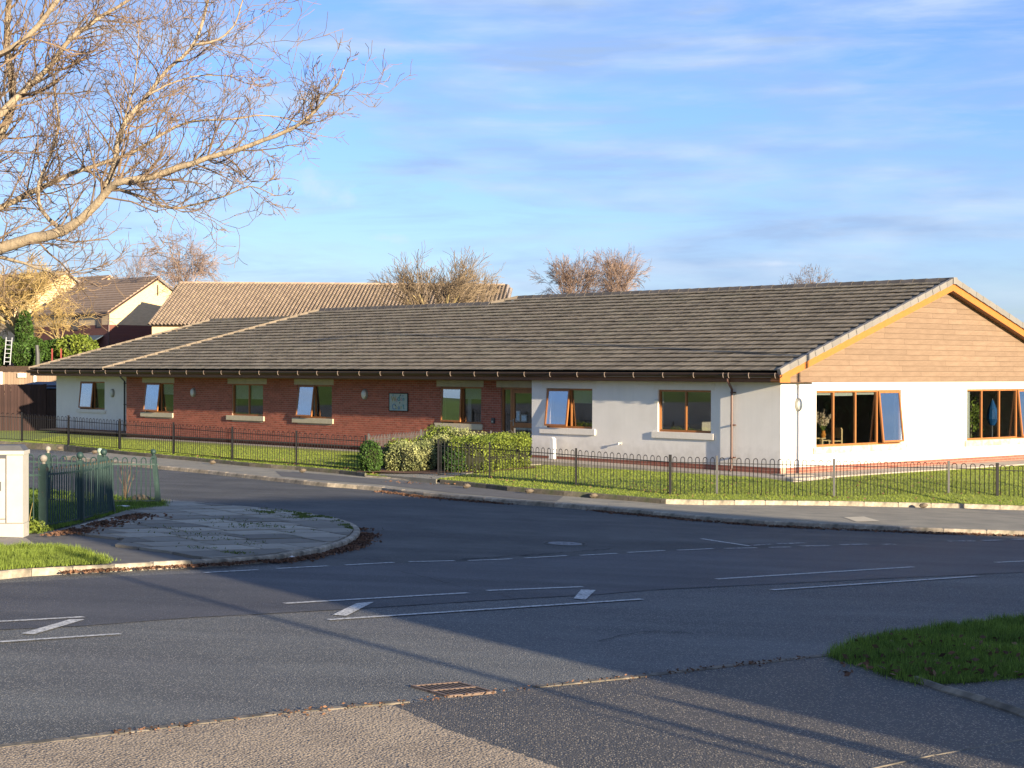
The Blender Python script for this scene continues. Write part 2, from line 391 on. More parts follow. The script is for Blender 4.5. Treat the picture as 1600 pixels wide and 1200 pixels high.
M['curtain'] = mat('curtain', (0.62, 0.61, 0.56), 0.9, var=0.1, scale=3, stretch=(8, 8, 0.4), trans=0.3)
M['lamp_white'] = mat('lamp_white', (0.60, 0.60, 0.53), 0.35, spec=0.5, var=0.06, scale=9)
M['lamp_ring'] = mat('lamp_ring', (0.28, 0.28, 0.24), 0.4, spec=0.5)
M['black_metal'] = mat('black_metal', (0.010, 0.010, 0.012), 0.6, var=0.3, scale=30, spec=0.22)
M['grey_metal'] = mat('grey_metal', (0.075, 0.075, 0.072), 0.55, var=0.3, scale=30, spec=0.4)
M['green_paint'] = mat('green_paint', (0.026, 0.058, 0.050), 0.55, col2=(0.018, 0.040, 0.036), scale=12, bump=0.2, spec=0.4, stain=(9, 0.62, 0.72, (0.12, 0.07, 0.04), 0.6))
M['green_pale'] = mat('green_pale', (0.33, 0.42, 0.33), 0.6, var=0.25, scale=14, bump=0.2)
M['ball_pale'] = mat('ball_pale', (0.33, 0.30, 0.25), 0.7, var=0.3, scale=30)
M['cabinet'] = mat('cabinet', (0.46, 0.44, 0.38), 0.6, col2=(0.40, 0.38, 0.33), scale=2.5, stain=(2.5, 0.58, 0.72, (0.22, 0.22, 0.20), 0.6))
M['cabinet_top'] = mat('cabinet_top', (0.085, 0.088, 0.095), 0.6, var=0.2, scale=5)
M['concrete'] = mat('concrete', (0.34, 0.30, 0.24), 0.9, var=0.25, scale=6, bump=0.3)
M['iron'] = mat('iron', (0.20, 0.135, 0.095), 0.7, col2=(0.12, 0.085, 0.065), scale=20, bump=0.4, spec=0.5)
M['iron_grey'] = mat('iron_grey', (0.16, 0.16, 0.16), 0.5, var=0.3, scale=20, bump=0.4, spec=0.5, metal=0.2)
M['pit'] = mat('pit', (0.006, 0.005, 0.005), 1.0)
def foliage(name, c1, c2, rnd=0.35, tr=0.25): return mat(name, c1, 0.65, col2=c2, scale=2.2, rnd=rnd, spec=0.3, trans=tr)
M['lawn'] = mat('lawn', (0.25, 0.29, 0.05), 0.95, col2=(0.17, 0.21, 0.035), scale=2.5, bump=0.5, bscale=40, detail=10)
M['blade'] = foliage('blade', (0.27, 0.32, 0.05), (0.19, 0.25, 0.04), 0.3, 0.4)
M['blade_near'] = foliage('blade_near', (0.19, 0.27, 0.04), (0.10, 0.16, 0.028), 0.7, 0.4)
M['blade_verge'] = foliage('blade_verge', (0.20, 0.27, 0.04), (0.13, 0.18, 0.028), 0.45)
M['turf'] = mat('turf', (0.05, 0.085, 0.018), 1.0, col2=(0.045, 0.05, 0.02), scale=8, bump=0.5)
M['soil'] = mat('soil', (0.095, 0.058, 0.035), 1.0, col2=(0.05, 0.033, 0.022), scale=8, bump=0.6)
M['mulch'] = mat('mulch', (0.20, 0.11, 0.065), 1.0, col2=(0.11, 0.06, 0.04), scale=18, bump=0.6)
M['bark'] = mat('bark', (0.37, 0.295, 0.195), 0.9, col2=(0.20, 0.16, 0.11), scale=9, bump=0.6, bscale=40)
M['twig'] = mat('twig', (0.20, 0.14, 0.09), 0.9, var=0.35, scale=5, rnd=0.35)
M['twig_ochre'] = mat('twig_ochre', (0.42, 0.30, 0.12), 0.9, var=0.3, scale=2, rnd=0.3)
M['twig_red'] = mat('twig_red', (0.27, 0.19, 0.145), 0.9, var=0.3, scale=2, rnd=0.3)
M['twig_brown'] = mat('twig_brown', (0.22, 0.165, 0.105), 0.9, var=0.3, scale=2, rnd=0.3)
M['birch'] = mat('birch', (0.50, 0.43, 0.37), 0.9, var=0.4, scale=1)
M['moss_bark'] = mat('moss_bark', (0.34, 0.27, 0.13), 0.9, var=0.4, scale=1)
M['leaf_green'] = foliage('leaf_green', (0.075, 0.14, 0.022), (0.035, 0.08, 0.015), 0.5)
M['leaf_hedge'] = foliage('leaf_hedge', (0.21, 0.25, 0.035), (0.10, 0.15, 0.022), 0.6)
M['leaf_varieg'] = foliage('leaf_varieg', (0.40, 0.40, 0.17), (0.18, 0.22, 0.08), 0.5)
M['leaf_dark'] = foliage('leaf_dark', (0.045, 0.10, 0.018), (0.02, 0.055, 0.012), 0.5)
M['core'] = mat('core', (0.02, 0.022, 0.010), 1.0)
M['litter'] = mat('litter', (0.17, 0.088, 0.048), 0.85, col2=(0.07, 0.04, 0.028), scale=3, rnd=0.55)
M['moss'] = foliage('moss', (0.12, 0.16, 0.03), (0.07, 0.10, 0.02), 0.4)
M['timber'] = mat('timber', (0.33, 0.235, 0.16), 0.9, col2=(0.24, 0.17, 0.115), scale=3, stretch=(4, 4, 0.5), rnd=0.14)
M['timber_dark'] = mat('timber_dark', (0.055, 0.030, 0.026), 0.85, col2=(0.035, 0.02, 0.018), scale=3, stretch=(4, 4, 0.4), rnd=0.3)
M['felt'] = mat('felt', (0.075, 0.105, 0.14), 0.8, var=0.2, scale=4)
M['house_buff'] = brick_mat('house_buff', (0.72, 0.53, 0.29), (0.62, 0.44, 0.235), (0.66, 0.53, 0.36))
M['house_red'] = brick_mat('house_red', (0.17, 0.06, 0.042), (0.13, 0.045, 0.034), (0.16, 0.10, 0.08))
M['house_tile'] = mat('house_tile', (0.36, 0.26, 0.18), 0.9, col2=(0.27, 0.195, 0.14), scale=2, rnd=0.16)
M['pantile'] = mat('pantile', (0.34, 0.255, 0.175), 0.9, col2=(0.25, 0.185, 0.13), scale=1.4, rnd=0.14, detail=8, stain=(2.5, 0.55, 0.68, (0.36, 0.29, 0.16), 0.5))
M['white'] = mat('white', (0.72, 0.72, 0.70), 0.6, var=0.05, scale=5)
M['alu'] = mat('alu', (0.55, 0.56, 0.55), 0.4, metal=0.3, spec=0.5)
M['red_post'] = mat('red_post', (0.30, 0.06, 0.05), 0.7, var=0.2, scale=5)
M['pine'] = mat('pine', (0.60, 0.40, 0.19), 0.6, var=0.15, scale=6)
M['pampas'] = mat('pampas', (0.70, 0.52, 0.36), 1.0, var=0.25, scale=6, rnd=0.25)
M['orange'] = mat('orange', (0.55, 0.20, 0.03), 0.8, var=0.2, scale=9)
M['blue'] = mat('blue', (0.02, 0.10, 0.28), 0.5, var=0.4, scale=6)
M['seat_grey'] = mat('seat_grey', (0.04, 0.04, 0.045), 0.8)
M['rock'] = mat('rock', (0.15, 0.12, 0.085), 0.9, var=0.4, scale=9, bump=0.5)
M['steel'] = mat('steel', (0.40, 0.40, 0.40), 0.35, metal=0.7, spec=0.5)
M['bank_green'] = mat('bank_green', (0.095, 0.165, 0.03), 1.0, col2=(0.045, 0.075, 0.018), scale=0.25, detail=8)
M['plaque_bg'] = mat('plaque_bg', (0.40, 0.42, 0.34), 0.6, col2=(0.25, 0.33, 0.33), scale=9, detail=6)
M['poster'] = mat('poster', (0.60, 0.66, 0.68), 0.6, col2=(0.20, 0.33, 0.40), scale=16)

# ------------------------------------------------------------------ scatter helpers (numpy)
def inside(poly, x, y):
    n = len(poly); r = np.zeros(len(x), bool)
    for i in range(n):
        x0, y0 = poly[i][0], poly[i][1]; x1, y1 = poly[(i + 1) % n][0], poly[(i + 1) % n][1]
        c = ((y0 > y) != (y1 > y)) & (x < (x1 - x0) * (y - y0) / ((y1 - y0) if y1 != y0 else 1e-9) + x0)
        r ^= c
    return r
def scatter_xy(poly, n):
    xs = [p[0] for p in poly]; ys = [p[1] for p in poly]
    a = (max(xs) - min(xs)) * (max(ys) - min(ys))
    X = []; Y = []; got = 0; k = 0
    while got < n and k < 60:
        x = nrng.uniform(min(xs), max(xs), n); y = nrng.uniform(min(ys), max(ys), n)
        m = inside(poly, x, y); X.append(x[m]); Y.append(y[m]); got += m.sum(); k += 1
    return np.concatenate(X)[:n], np.concatenate(Y)[:n]
def blades(name, x, y, z, h, w, matl, parent=None, lean=0.45):
    n = len(x); yaw = nrng.uniform(0, 2 * np.pi, n); hh = h * nrng.uniform(0.45, 1.25, n); la = nrng.uniform(0, 2 * np.pi, n)
    l = hh * lean * nrng.uniform(0.1, 1.3, n); ww = w * nrng.uniform(0.6, 1.3, n)
    dx = np.cos(yaw) * ww / 2; dy = np.sin(yaw) * ww / 2
    v = np.zeros((n, 3, 3))
    v[:, 0] = np.stack([x - dx, y - dy, z], 1); v[:, 1] = np.stack([x + dx, y + dy, z], 1)
    v[:, 2] = np.stack([x + np.cos(la) * l, y + np.sin(la) * l, z + hh], 1)
    f = np.arange(3 * n).reshape(n, 3)
    o = link(name, fast_mesh(name, v, f, matl), parent); o['kind'] = 'stuff'; return o
def leaf_cards(c, size, matl, name, parent=None, flat=0.0, kind='stuff'):
    n = len(c); a = nrng.normal(size=(n, 3)); a[:, 2] *= (1 - flat); a /= np.linalg.norm(a, axis=1)[:, None]
    b = np.cross(a, nrng.normal(size=(n, 3)) * np.array([1, 1, 1 - flat * .9])); b /= (np.linalg.norm(b, axis=1)[:, None] + 1e-9)
    s = size * nrng.uniform(0.6, 1.35, n)[:, None]
    c = np.asarray(c)
    v = np.stack([c - a * s, c + b * s * .5, c + a * s, c - b * s * .5], 1)
    f = np.arange(4 * n).reshape(n, 4)
    o = link(name, fast_mesh(name, v, f, matl), parent)
    if kind: o['kind'] = kind
    return o

# ------------------------------------------------------------------ THE SETTING: ground, road, pavements
ED = [(0, 694), (100, 700), (200, 711), (300, 720), (400, 730), (470, 735), (537, 741), (570, 745), (620, 749), (687, 756), (740, 761), (800, 768), (870, 774), (950, 780), (1040, 787.5), (1100, 789), (1200, 789), (1300, 790), (1412, 792.5), (1500, 794), (1600, 797.5)]
EDW = [G(p, q, 0.10) for p, q in ED]
l0 = EDW[0] + (EDW[0] - EDW[2]).normalized() * 45; l1 = EDW[-1] + Vector((0.89, 0.45, 0)) * 35
EDX = [l0.x] + [p.x for p in EDW] + [l1.x]; EDY = [l0.y] + [p.y for p in EDW] + [l1.y]
def Ye(x): return float(np.interp(x, EDX, EDY))
def lawn_z(x, y):
    e = Ye(x); t = min(max((y - e) / 4.6, 0), 1)
    g = max(0, 1 - abs(x + 3.15) / 1.25) ** .5      # dropped edge where the path leaves
    return (zr(x, e) + 0.21 - 0.09 * g) * (1 - t) + (-0.185) * t

# far ground
gs = MB(); gs.quad((-900, -600, -3.2), (900, -600, -3.2), (900, 1500, -3.2), (-900, 1500, -3.2))
tag(gs.obj('ground', M['turf']), kind='structure')
# main asphalt sheet (the near, coarser lane and everything under the overlays)
xs = np.linspace(-44, 32, 77)
xs = sorted(set(list(xs) + EDX[1:-1]))
rb = MB()
for a, b in zip(xs[:-1], xs[1:]):
    y0a, y0b, y1a, y1b = -25, -25, Ye(a) + .05, Ye(b) + .05
    rb.quad((a, y0a, zr(a, y0a)), (b, y0b, zr(b, y0b)), (b, y1b, zr(b, y1b)), (a, y1a, zr(a, y1a)))
tag(rb.obj('road', M['asphalt']), kind='structure')

def sheet(name, pix, m, off, kind='structure', extra=None):
    b = MB(); b.poly([G(p, q, off) for p, q in pix]); o = b.obj(name, m)
    if kind: o['kind'] = kind
    return o
seam = [(-200, 996), (0, 984), (131, 978), (300, 965), (400, 960), (575, 950), (700, 942), (800, 936), (932, 929), (1017, 922), (1112, 917), (1200, 913), (1400, 903), (1600, 894), (1800, 885)]
dash_line = [(-200, 925), (0, 911), (200, 900), (320, 895), (433, 889), (520, 885), (620, 880), (720, 877.5), (820, 873), (906, 869), (1000, 864), (1100, 859), (1183, 857), (1297, 853.5), (1400, 850), (1500, 846), (1600, 843), (1800, 838)]
sheet('far_lane', seam + dash_line[::-1], M['asphalt_smooth'], 0.004)
# side road surface, above the dashes
KF = [(100, 718), (170, 725), (246, 733), (320, 740), (400, 749), (460, 755.5), (497, 760), (545, 763), (597, 768), (650, 775), (700, 780), (800, 788), (875, 793), (950, 800), (1025, 807), (1100, 814.5), (1200, 822), (1350, 829), (1450, 833), (1600, 837.5), (1760, 842)]   # foot of the far kerb
sheet('side_road', dash_line[4:] + KF[::-1] + [(-60, 708), (-60, 800), (200, 800), (400, 803), (560, 830), (555, 850), (500, 872), (440, 884)], M['asphalt_side'], 0.004)

# near apron: dark chippings on the right, tan chippings on the left
strip = [(-150, 1183), (0, 1165), (140, 1150), (270, 1134), (450, 1112), (630, 1096), (720, 1088), (830, 1073), (980, 1058), (1120, 1042), (1300, 1022), (1500, 1003), (1750, 980)]
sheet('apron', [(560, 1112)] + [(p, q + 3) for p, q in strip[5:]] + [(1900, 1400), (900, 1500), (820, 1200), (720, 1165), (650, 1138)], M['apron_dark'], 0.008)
def rough_line(pts, n, amp):
    o = []
    for (x0, y0), (x1, y1) in zip(pts[:-1], pts[1:]):
        for k in range(n):
            t = k / n; o.append((x0 + (x1 - x0) * t + rng.gauss(0, amp), y0 + (y1 - y0) * t + rng.gauss(0, amp * .5)))
    return o + [pts[-1]]
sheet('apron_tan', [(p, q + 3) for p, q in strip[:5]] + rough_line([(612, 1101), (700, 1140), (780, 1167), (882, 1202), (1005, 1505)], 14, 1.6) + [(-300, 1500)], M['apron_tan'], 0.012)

def resample(pts, step):
    out = [pts[0].copy()]; acc = 0
    for a, b in zip(pts[:-1], pts[1:]):
        d = (b - a).length; t = step - acc
        while t <= d:
            out.append(a.lerp(b, t / d)); t += step
        acc = (d - (t - step))
    if (out[-1] - pts[-1]).length > .12: out.append(pts[-1].copy())
    return out
def stones(parent, pts, step, width, z0, z1, m, name='kerbstone', side=1, gap=0.012, jit=0.006, bev=0.02):
    P = resample(pts, step); n = 0
    for a, b in zip(P[:-1], P[1:]):
        d = b - a; L = d.length
        if L < 0.05: continue
        ang = math.atan2(d.y, d.x); tilt = -math.atan2(d.z, math.hypot(d.x, d.y))
        key = (name, round(L, 2), width, z0, z1, m.name, side)
        me = SH.get(key)
        if me is None:
            q = MB(); y0, y1 = (0, width) if side > 0 else (-width, 0)
            q.bbox(gap / 2, L - gap / 2, y0, y1, z0, z1, bev); me = q.mesh(name, m); SH[key] = me
        o = link(name, me, parent, (a.x, a.y, a.z + rng.uniform(-jit, jit)), (0, tilt, ang + rng.uniform(-.004, .004))); n += 1
    return n
SH = {}
def ground_pts(pix, off=0): return [G(p, q, off) for p, q in pix]

# far pavement
pav = MB()
kfw = [G(p, q, 0.0) for p, q in KF]
kfx = [p.x for p in kfw]; kfy = [p.y for p in kfw]
xl = np.linspace(min(kfx), max(kfx), 60)
def Yk(x): return float(np.interp(x, kfx, kfy))
for a, b in zip(xl[:-1], xl[1:]):
    ya, yb = Yk(a) + .10, Yk(b) + .10; ea, eb = Ye(a) + .04, Ye(b) + .04
    pav.quad((a, ya, zr(a, ya) + .095), (b, yb, zr(b, yb) + .095), (b, eb, zr(b, eb) + .10), (a, ea, zr(a, ea) + .10))
tag(pav.obj('far_pavement', M['tarmac_path']), kind='structure')
sheet('pavement_patch', [(430, 736), (480, 739), (560, 746), (640, 751.5), (770, 764), (880, 775.5), (870, 783), (800, 778), (700, 769.5), (600, 757.5), (500, 750), (440, 744)], M['tarmac_patch'], 0.101)
fk = empty('far_kerb', kfw[0], kind='structure')
def ch(parent):       # keep world placement for children of a moved empty
    return Matrix.Translation(parent.location).inverted()
def stones_w(parent, pts, *a, **k):
    stones(parent, [p - parent.location for p in pts], *a, **k)
stones_w(fk, kfw, 0.915, 0.125, -.05, 0.105, M['kerb'], side=1)
# lawn edging
le = empty('lawn_edging', EDW[0], kind='structure')
stones_w(le, [EDW[0] + (EDW[0] - EDW[1])] + EDW[:8], 0.915, 0.06, -.1, 0.11, M['kerb_dark'], name='edging_stone')
stones_w(le, EDW[7:10], 0.915, 0.06, -.1, 0.035, M['kerb'], name='edging_stone')
stones_w(le, EDW[9:15], 0.915, 0.06, -.1, 0.12, M['kerb_dark'], name='edging_stone')
stones_w(le, EDW[14:] + [l1], 0.915, 0.08, -.1, 0.11, M['kerb'], name='edging_stone')

# lawn surface
lx = sorted(set(list(np.linspace(-46, 34, 81)) + EDX[1:-1])); rows = [0.05, .4, .9, 1.5, 2.5, 3.5, 4.5, 5.5, 8, 14, 25, 40, 52]
V = []; Fc = []
for x in lx:
    for d in rows:
        y = Ye(x) + d; V.append((x, y, lawn_z(x, y) - (0.03 if d > 40 else 0)))
nr = len(rows)
for i in range(len(lx) - 1):
    for j in range(nr - 1): a = i * nr + j; Fc.append((a, a + nr, a + nr + 1, a + 1))
lw = link('lawn', fast_mesh('lawn', V, Fc, M['lawn'], True)); lw['kind'] = 'structure'

# left corner: paved island + verge
isl_edge = [(-80, 922), (0, 905), (90, 898), (170, 894), (262, 889), (340, 885), (420, 879), (470, 872), (510, 864), (540, 855), (558, 845), (563, 836), (555, 827), (530, 818), (480, 809), (430, 803), (390, 799), (330, 794), (285, 790), (246, 786)]
ie = ground_pts(isl_edge)
cx, cy = G(300, 840).x, G(300, 840).y
inner = []
for i, p in enumerate(ie):
    d = (ie[min(i + 1, len(ie) - 1)] - ie[max(i - 1, 0)]); d.z = 0; d.normalize(); nrm = Vector((-d.y, d.x, 0)); inner.append(p + nrm * 0.125)
isl = MB(); isl.poly([Vector((p.x, p.y, zr(p.x, p.y) + .07)) for p in inner] + [Vector((p.x, p.y, zr(p.x, p.y) + .07)) for p in ground_pts([(150, 776), (-100, 756), (-400, 800), (-300, 960)])])
tag(isl.obj('corner_pavement', M['tarmac_patch']), kind='structure')
ck = empty('corner_kerb', ie[0], kind='structure')
fine = []
for a, b, c_, d_ in zip([ie[0]] + ie[:-2], ie[:-1], ie[1:], ie[2:] + [ie[-1]]):
    for k in range(4):
        t = k / 4; t2 = t * t; t3 = t2 * t
        fine.append(0.5 * ((2 * b) + (c_ - a) * t + (2 * a - 5 * b + 4 * c_ - d_) * t2 + (3 * b - a - 3 * c_ + d_) * t3))
fine.append(ie[-1])
stones_w(ck, fine, 0.61, 0.125, -.05, 0.10, M['kerb'], side=1)
# paving slabs laid in rows parallel to the main road
slab_poly = [Vector((p.x, p.y, 0)) for p in inner[5:]] + ground_pts([(262, 796), (200, 805), (150, 823), (96, 838), (140, 846), (195, 852), (180, 862), (262, 872), (300, 880)])
sp2 = [(p.x, p.y) for p in slab_poly]
pv = empty('slab_paving', G(300, 830), kind='structure')
bed = MB(); bed.poly([Vector((x, y, zr(x, y) + .075)) for x, y in sp2]); o = bed.obj('slab_bed', M['slab_bed'], pv, -Vector(pv.location)); 
rd = (G(1003, 935.5) - G(512, 967.5)); rang = math.atan2(rd.y, rd.x) - 0.02
ca, sa = math.cos(rang), math.sin(rang)
slabme = {}
def clip_convex(sub, clip):
    out = list(sub)
    for i in range(len(clip)):
        a, b = clip[i], clip[(i + 1) % len(clip)]; inp = out; out = []
        f_ = lambda p: (b[0] - a[0]) * (p[1] - a[1]) - (b[1] - a[1]) * (p[0] - a[0])
        for j in range(len(inp)):
            p, q_ = inp[j - 1], inp[j]; fp_, fq = f_(p), f_(q_)
            if (fp_ >= 0) != (fq >= 0): t = fp_ / (fp_ - fq); out.append((p[0] + (q_[0] - p[0]) * t, p[1] + (q_[1] - p[1]) * t))
            if fq >= 0: out.append(q_)
        if not out: return []
    return out
for wd in (0.75, 0.9, 1.05):
    q = MB(); q.bbox(-wd / 2 + .03, wd / 2 - .03, -.335, .335, -.03, .022, .007); slabme[wd] = q.mesh('paving_slab', M['slab'])
ox, oy = G(300, 830).x, G(300, 830).y
tiltx = Matrix(((1, 0, 0), (0, 1, 0), (0, 0, 1)))
for r in range(-16, 17):
    u = -9 + rng.uniform(0, .6)
    while u < 9:
        wd = rng.choice((0.75, 0.9, 1.05, 1.05)); cxu = u + wd / 2; u += wd
        x = ox + ca * cxu - sa * r * .74; y = oy + sa * cxu + ca * r * .74
        rect = []
        for sx, sy in ((-1, -1), (1, -1), (1, 1), (-1, 1)): rect.append((x + ca * sx * (wd / 2 - .018) - sa * sy * .352, y + sa * sx * (wd / 2 - .018) + ca * sy * .352))
        ok = True
        for sx, sy in ((-1, -1), (1, -1), (1, 1), (-1, 1), (0, 0)):
            xx = x + ca * sx * wd * .42 - sa * sy * .30; yy = y + sa * sx * wd * .42 + ca * sy * .30
            if not inside(sp2, np.array([xx]), np.array([yy]))[0]: ok = False; break
        if not ok:
            cpz = clip_convex(sp2, rect)
            if len(cpz) > 2:
                ar = abs(sum(cpz[i][0] * cpz[(i + 1) % len(cpz)][1] - cpz[(i + 1) % len(cpz)][0] * cpz[i][1] for i in range(len(cpz)))) / 2
                if ar > .04:
                    ho = .085 + rng.uniform(-.003, .004); q = MB()
                    tp_ = [Vector((a - pv.location.x, b - pv.location.y, zr(a, b) + ho + .022 - pv.location.z)) for a, b in cpz]
                    q.prism(tp_, (0, 0, -.05)); q.obj('paving_slab', M['slab'], pv)
            continue
        e = Euler((rng.gauss(0, .005) + .004, rng.gauss(0, .004) + 0.035 * ca + .012 * sa, rang), 'XYZ')
        link('paving_slab', slabme[wd], pv, (x - pv.location.x, y - pv.location.y, zr(x, y) + .085 + rng.uniform(-.003, .004) - pv.location.z), e)
# moss and weeds in the slab joints
mp_ = []
for cxp, cyp, rx, ry, n in ((480, 806, 60, 5, 2200), (545, 824, 14, 6, 700), (430, 803, 40, 3, 800), (350, 862, 60, 3, 300), (300, 835, 110, 8, 300), (400, 822, 90, 8, 350), (262, 868, 20, 2, 150)):
    for _ in range(n):
        a = rng.gauss(0, .5); b_ = rng.gauss(0, .5)
        p = G(cxp + a * rx, cyp + b_ * ry + a * rx * .12, .1)
        if inside(sp2, np.array([p.x]), np.array([p.y]))[0]:
            if mnoise.noise(Vector((p.x * 2.2, p.y * 2.2, 0))) > -0.05: mp_.append(p)
mp_ = np.array([tuple(p) for p in mp_])
tag(blades('moss', mp_[:, 0], mp_[:, 1], mp_[:, 2], 0.035, 0.03, M['moss'], lean=1.2), 'green moss and weeds in the joints of the corner paving', 'moss', kind='stuff')

# verge grass, left
vg = [(p.x, p.y) for p in inner[0:4]] + [(G(175, 887).x, G(175, 887).y)] + [(p.x, p.y) for p in ground_pts([(160, 873), (130, 862), (90, 857), (55, 854), (-80, 858)], .1)]
def turf_patch(name, poly, off, matl, dens, h, w, label):
    b = MB(); b.poly([Vector((x, y, zr(x, y) + off)) for x, y in poly]); o = b.obj(name + '_turf', M['turf']); o['kind'] = 'structure'
    A = 0
    for i in range(len(poly)): A += poly[i][0] * poly[(i + 1) % len(poly)][1] - poly[(i + 1) % len(poly)][0] * poly[i][1]
    n = int(abs(A) / 2 * dens); x, y = scatter_xy(poly, n)
    x = x + nrng.normal(0, .05, len(x)); y = y + nrng.normal(0, .05, len(y))
    z = -0.18 - .035 * x - .012 * (y - 22) + off
    hm = np.array([0.62 + 0.8 * (mnoise.noise(Vector((a * 1.7, c * 1.7, 3))) + .35) + .7 * mnoise.noise(Vector((a * 7, c * 7, 1))) for a, c in zip(x, y)])
    g = blades(name, x, y, z, h * np.clip(hm, .3, 1.9), w, matl)
    tag(g, label, 'grass', kind='stuff'); return g
turf_patch('verge_grass', vg, 0.10, M['blade_verge'], 6000, 0.075, 0.010, 'sunlit green grass of the verge before the grey cabinet')
# verge grass, right foreground (in shade)
vr = [(p.x, p.y) for p in ground_pts([(1297, 1028), (1330, 1008), (1390, 994), (1480, 982), (1600, 969), (1800, 950), (1800, 1052), (1600, 1060), (1520, 1068), (1440, 1072), (1400, 1062), (1350, 1045)])]
turf_patch('foreground_grass', vr, 0.012, M['blade_near'], 6000, 0.085, 0.009, 'shaded lush green grass of the right foreground verge')
# grass behind the green railings
vb = [(p.x, p.y) for p in ground_pts([(-80, 842), (60, 838), (110, 826), (160, 812), (200, 803), (258, 797), (262, 791), (246, 787), (150, 778), (-100, 758)], .03)]
turf_patch('railing_grass', vb, 0.085, M['blade_near'], 2200, 0.07, 0.012, 'shaded grass behind the green bow-top railings')
# grass under and before the black railings, and lawn blades
n = 150000
x = nrng.uniform(-19, 16, n); e = np.interp(x, EDX, EDY); d = nrng.beta(1.0, 1.6, n) * 16; y = e + .08 + d
keep = np.ones(n, bool)
bC = np.array([7.28, 48.2]); bU = np.array([-.6808, .7325]); bV = np.array([.7325, .6808])
rel = np.stack([x, y], 1) - bC; u_ = rel @ bU; v_ = rel @ bV
keep &= ~((u_ > -1.6) & (v_ > -1.25))
gx0, gx1 = G(571, 745, .1), G(687, 756, .1); dd = G(800, 712, .3)
pathpoly = [(gx0.x + .5, gx0.y), (gx1.x - .2, gx1.y), (1.2, 53.5), (0.6, 55.6), (-1.5, 55.5)]
keep &= ~inside(pathpoly, x, y)
x, y = x[keep], y[keep]; z = np.array([lawn_z(a, b) for a, b in zip(x, y)])
tag(blades('lawn_grass', x, y, z, 0.040, 0.022, M['blade'], lean=1.0), 'short yellow-green lawn between the black railings and the bungalow', 'grass', kind='stuff')

# ------------------------------------------------------------------ road markings (each line its own thing)
mark_group = 'white lines painted on the road'
def line(p, q, w=0.10, worn=False, name='road_marking', label='', off=0.010):
    a, b = G(p[0], p[1], off), G(q[0], q[1], off); d = (b - a).normalized(); nn = Vector((-d.y, d.x, 0)).normalized() * w / 2
    L = (b - a).length; k = max(2, int(L / 0.25)); mb = MB(); pts = []
    for i in range(k + 1):
        c = a.lerp(b, i / k); j1 = rng.uniform(-.006, .006); j2 = rng.uniform(-.006, .006)
        l_ = c + nn * (1 + j1 * 10); r_ = c - nn * (1 + j2 * 10)
        pts.append((l_, r_))
    for (l_, r_), (l2, r2) in zip(pts[:-1], pts[1:]): mb.quad(l_, l2, r2, r_)
    for pt in (): pass
    o = mb.obj(name, M['paint_worn'] if worn else M['paint']); return tag(o, label, 'road marking', mark_group)
def quadmark(pix, label):
    mb = MB(); mb.poly([G(p, q, .010) for p, q in pix]); return tag(mb.obj('road_marking', M['paint']), label, 'road marking', mark_group)
line((-60, 974), (131, 963.5), .09, label='upper white centre line at the left edge of the road')
line((-60, 1006.5), (188, 989.8), .09, label='lower white centre line at the left edge of the road')
line((444, 942.5), (731, 926), .10, label='long upper centre line left of the middle of the road')
line((513, 968), (1003, 935.8), .10, label='longest white centre line, below the two slanted bars')
line((761, 922.5), (910, 916.5), .10, label='short upper centre line above the right-hand slanted bar')
line((1119, 904.5), (1427, 885.5), .10, label='upper centre line on the shaded right half of the road')
line((1206, 921.5), (1528, 900), .10, label='lower centre line on the shaded right half of the road')
line((1555, 878.5), (1700, 872), .10, label='centre line running out at the right edge of the road')
quadmark([(33, 989.5), (52, 991), (133, 967.5), (109, 967.5)], 'slanted white bar between the two left-hand centre lines')
quadmark([(519, 960.5), (541, 962), (585, 940), (557, 942.5)], 'slanted white bar half in sun left of the middle')
quadmark([(896, 935), (915, 936.7), (931, 921.7), (908, 921)], 'slanted white bar in the shade at the middle of the road')
dl = [((319, 894.5), (403, 890)), ((433, 888), (512, 884)), ((539, 882.7), (615, 878.5)), ((639, 877.5), (710, 876)), ((732, 875.7), (800, 873)), ((819.5, 871.7), (886, 868)), ((906, 867.5), (964.5, 864.5)), ((981, 863), (1038, 860)), ((1059, 859.5), (1114, 857)), ((1132, 856.7), (1183, 855.7)), ((1201, 855), (1236, 854.5)), ((1250, 853), (1297, 852.5)), ((1312, 851), (1355, 850)), ((1380, 850.5), (1397, 850)), ((1482, 845.5), (1525, 845)), ((1534, 844.5), (1567, 843.5)), ((1582, 843), (1612, 842))]
ords = ['first', 'second', 'third', 'fourth', 'fifth', 'sixth', 'seventh', 'eighth', 'ninth', 'tenth', 'eleventh', 'twelfth', 'thirteenth', 'fourteenth', 'fifteenth', 'sixteenth', 'last']
for i, (p, q) in enumerate(dl):
    line(p, q, .085 if i < 11 else .16, i >= 11, label='%s dash from the left in the broken line across the side road mouth' % ords[i])
line((1096, 841.5), (1172, 853), .08, False, label='thin slanting white line joining the broken line near the far kerb')
line((1175, 852), (1205, 850), .1, True, label='faded white stub beside the end of the thin slanting line')
line((1216, 849.5), (1257, 848), .14, True, label='faded white dash above the broken line near the far kerb')
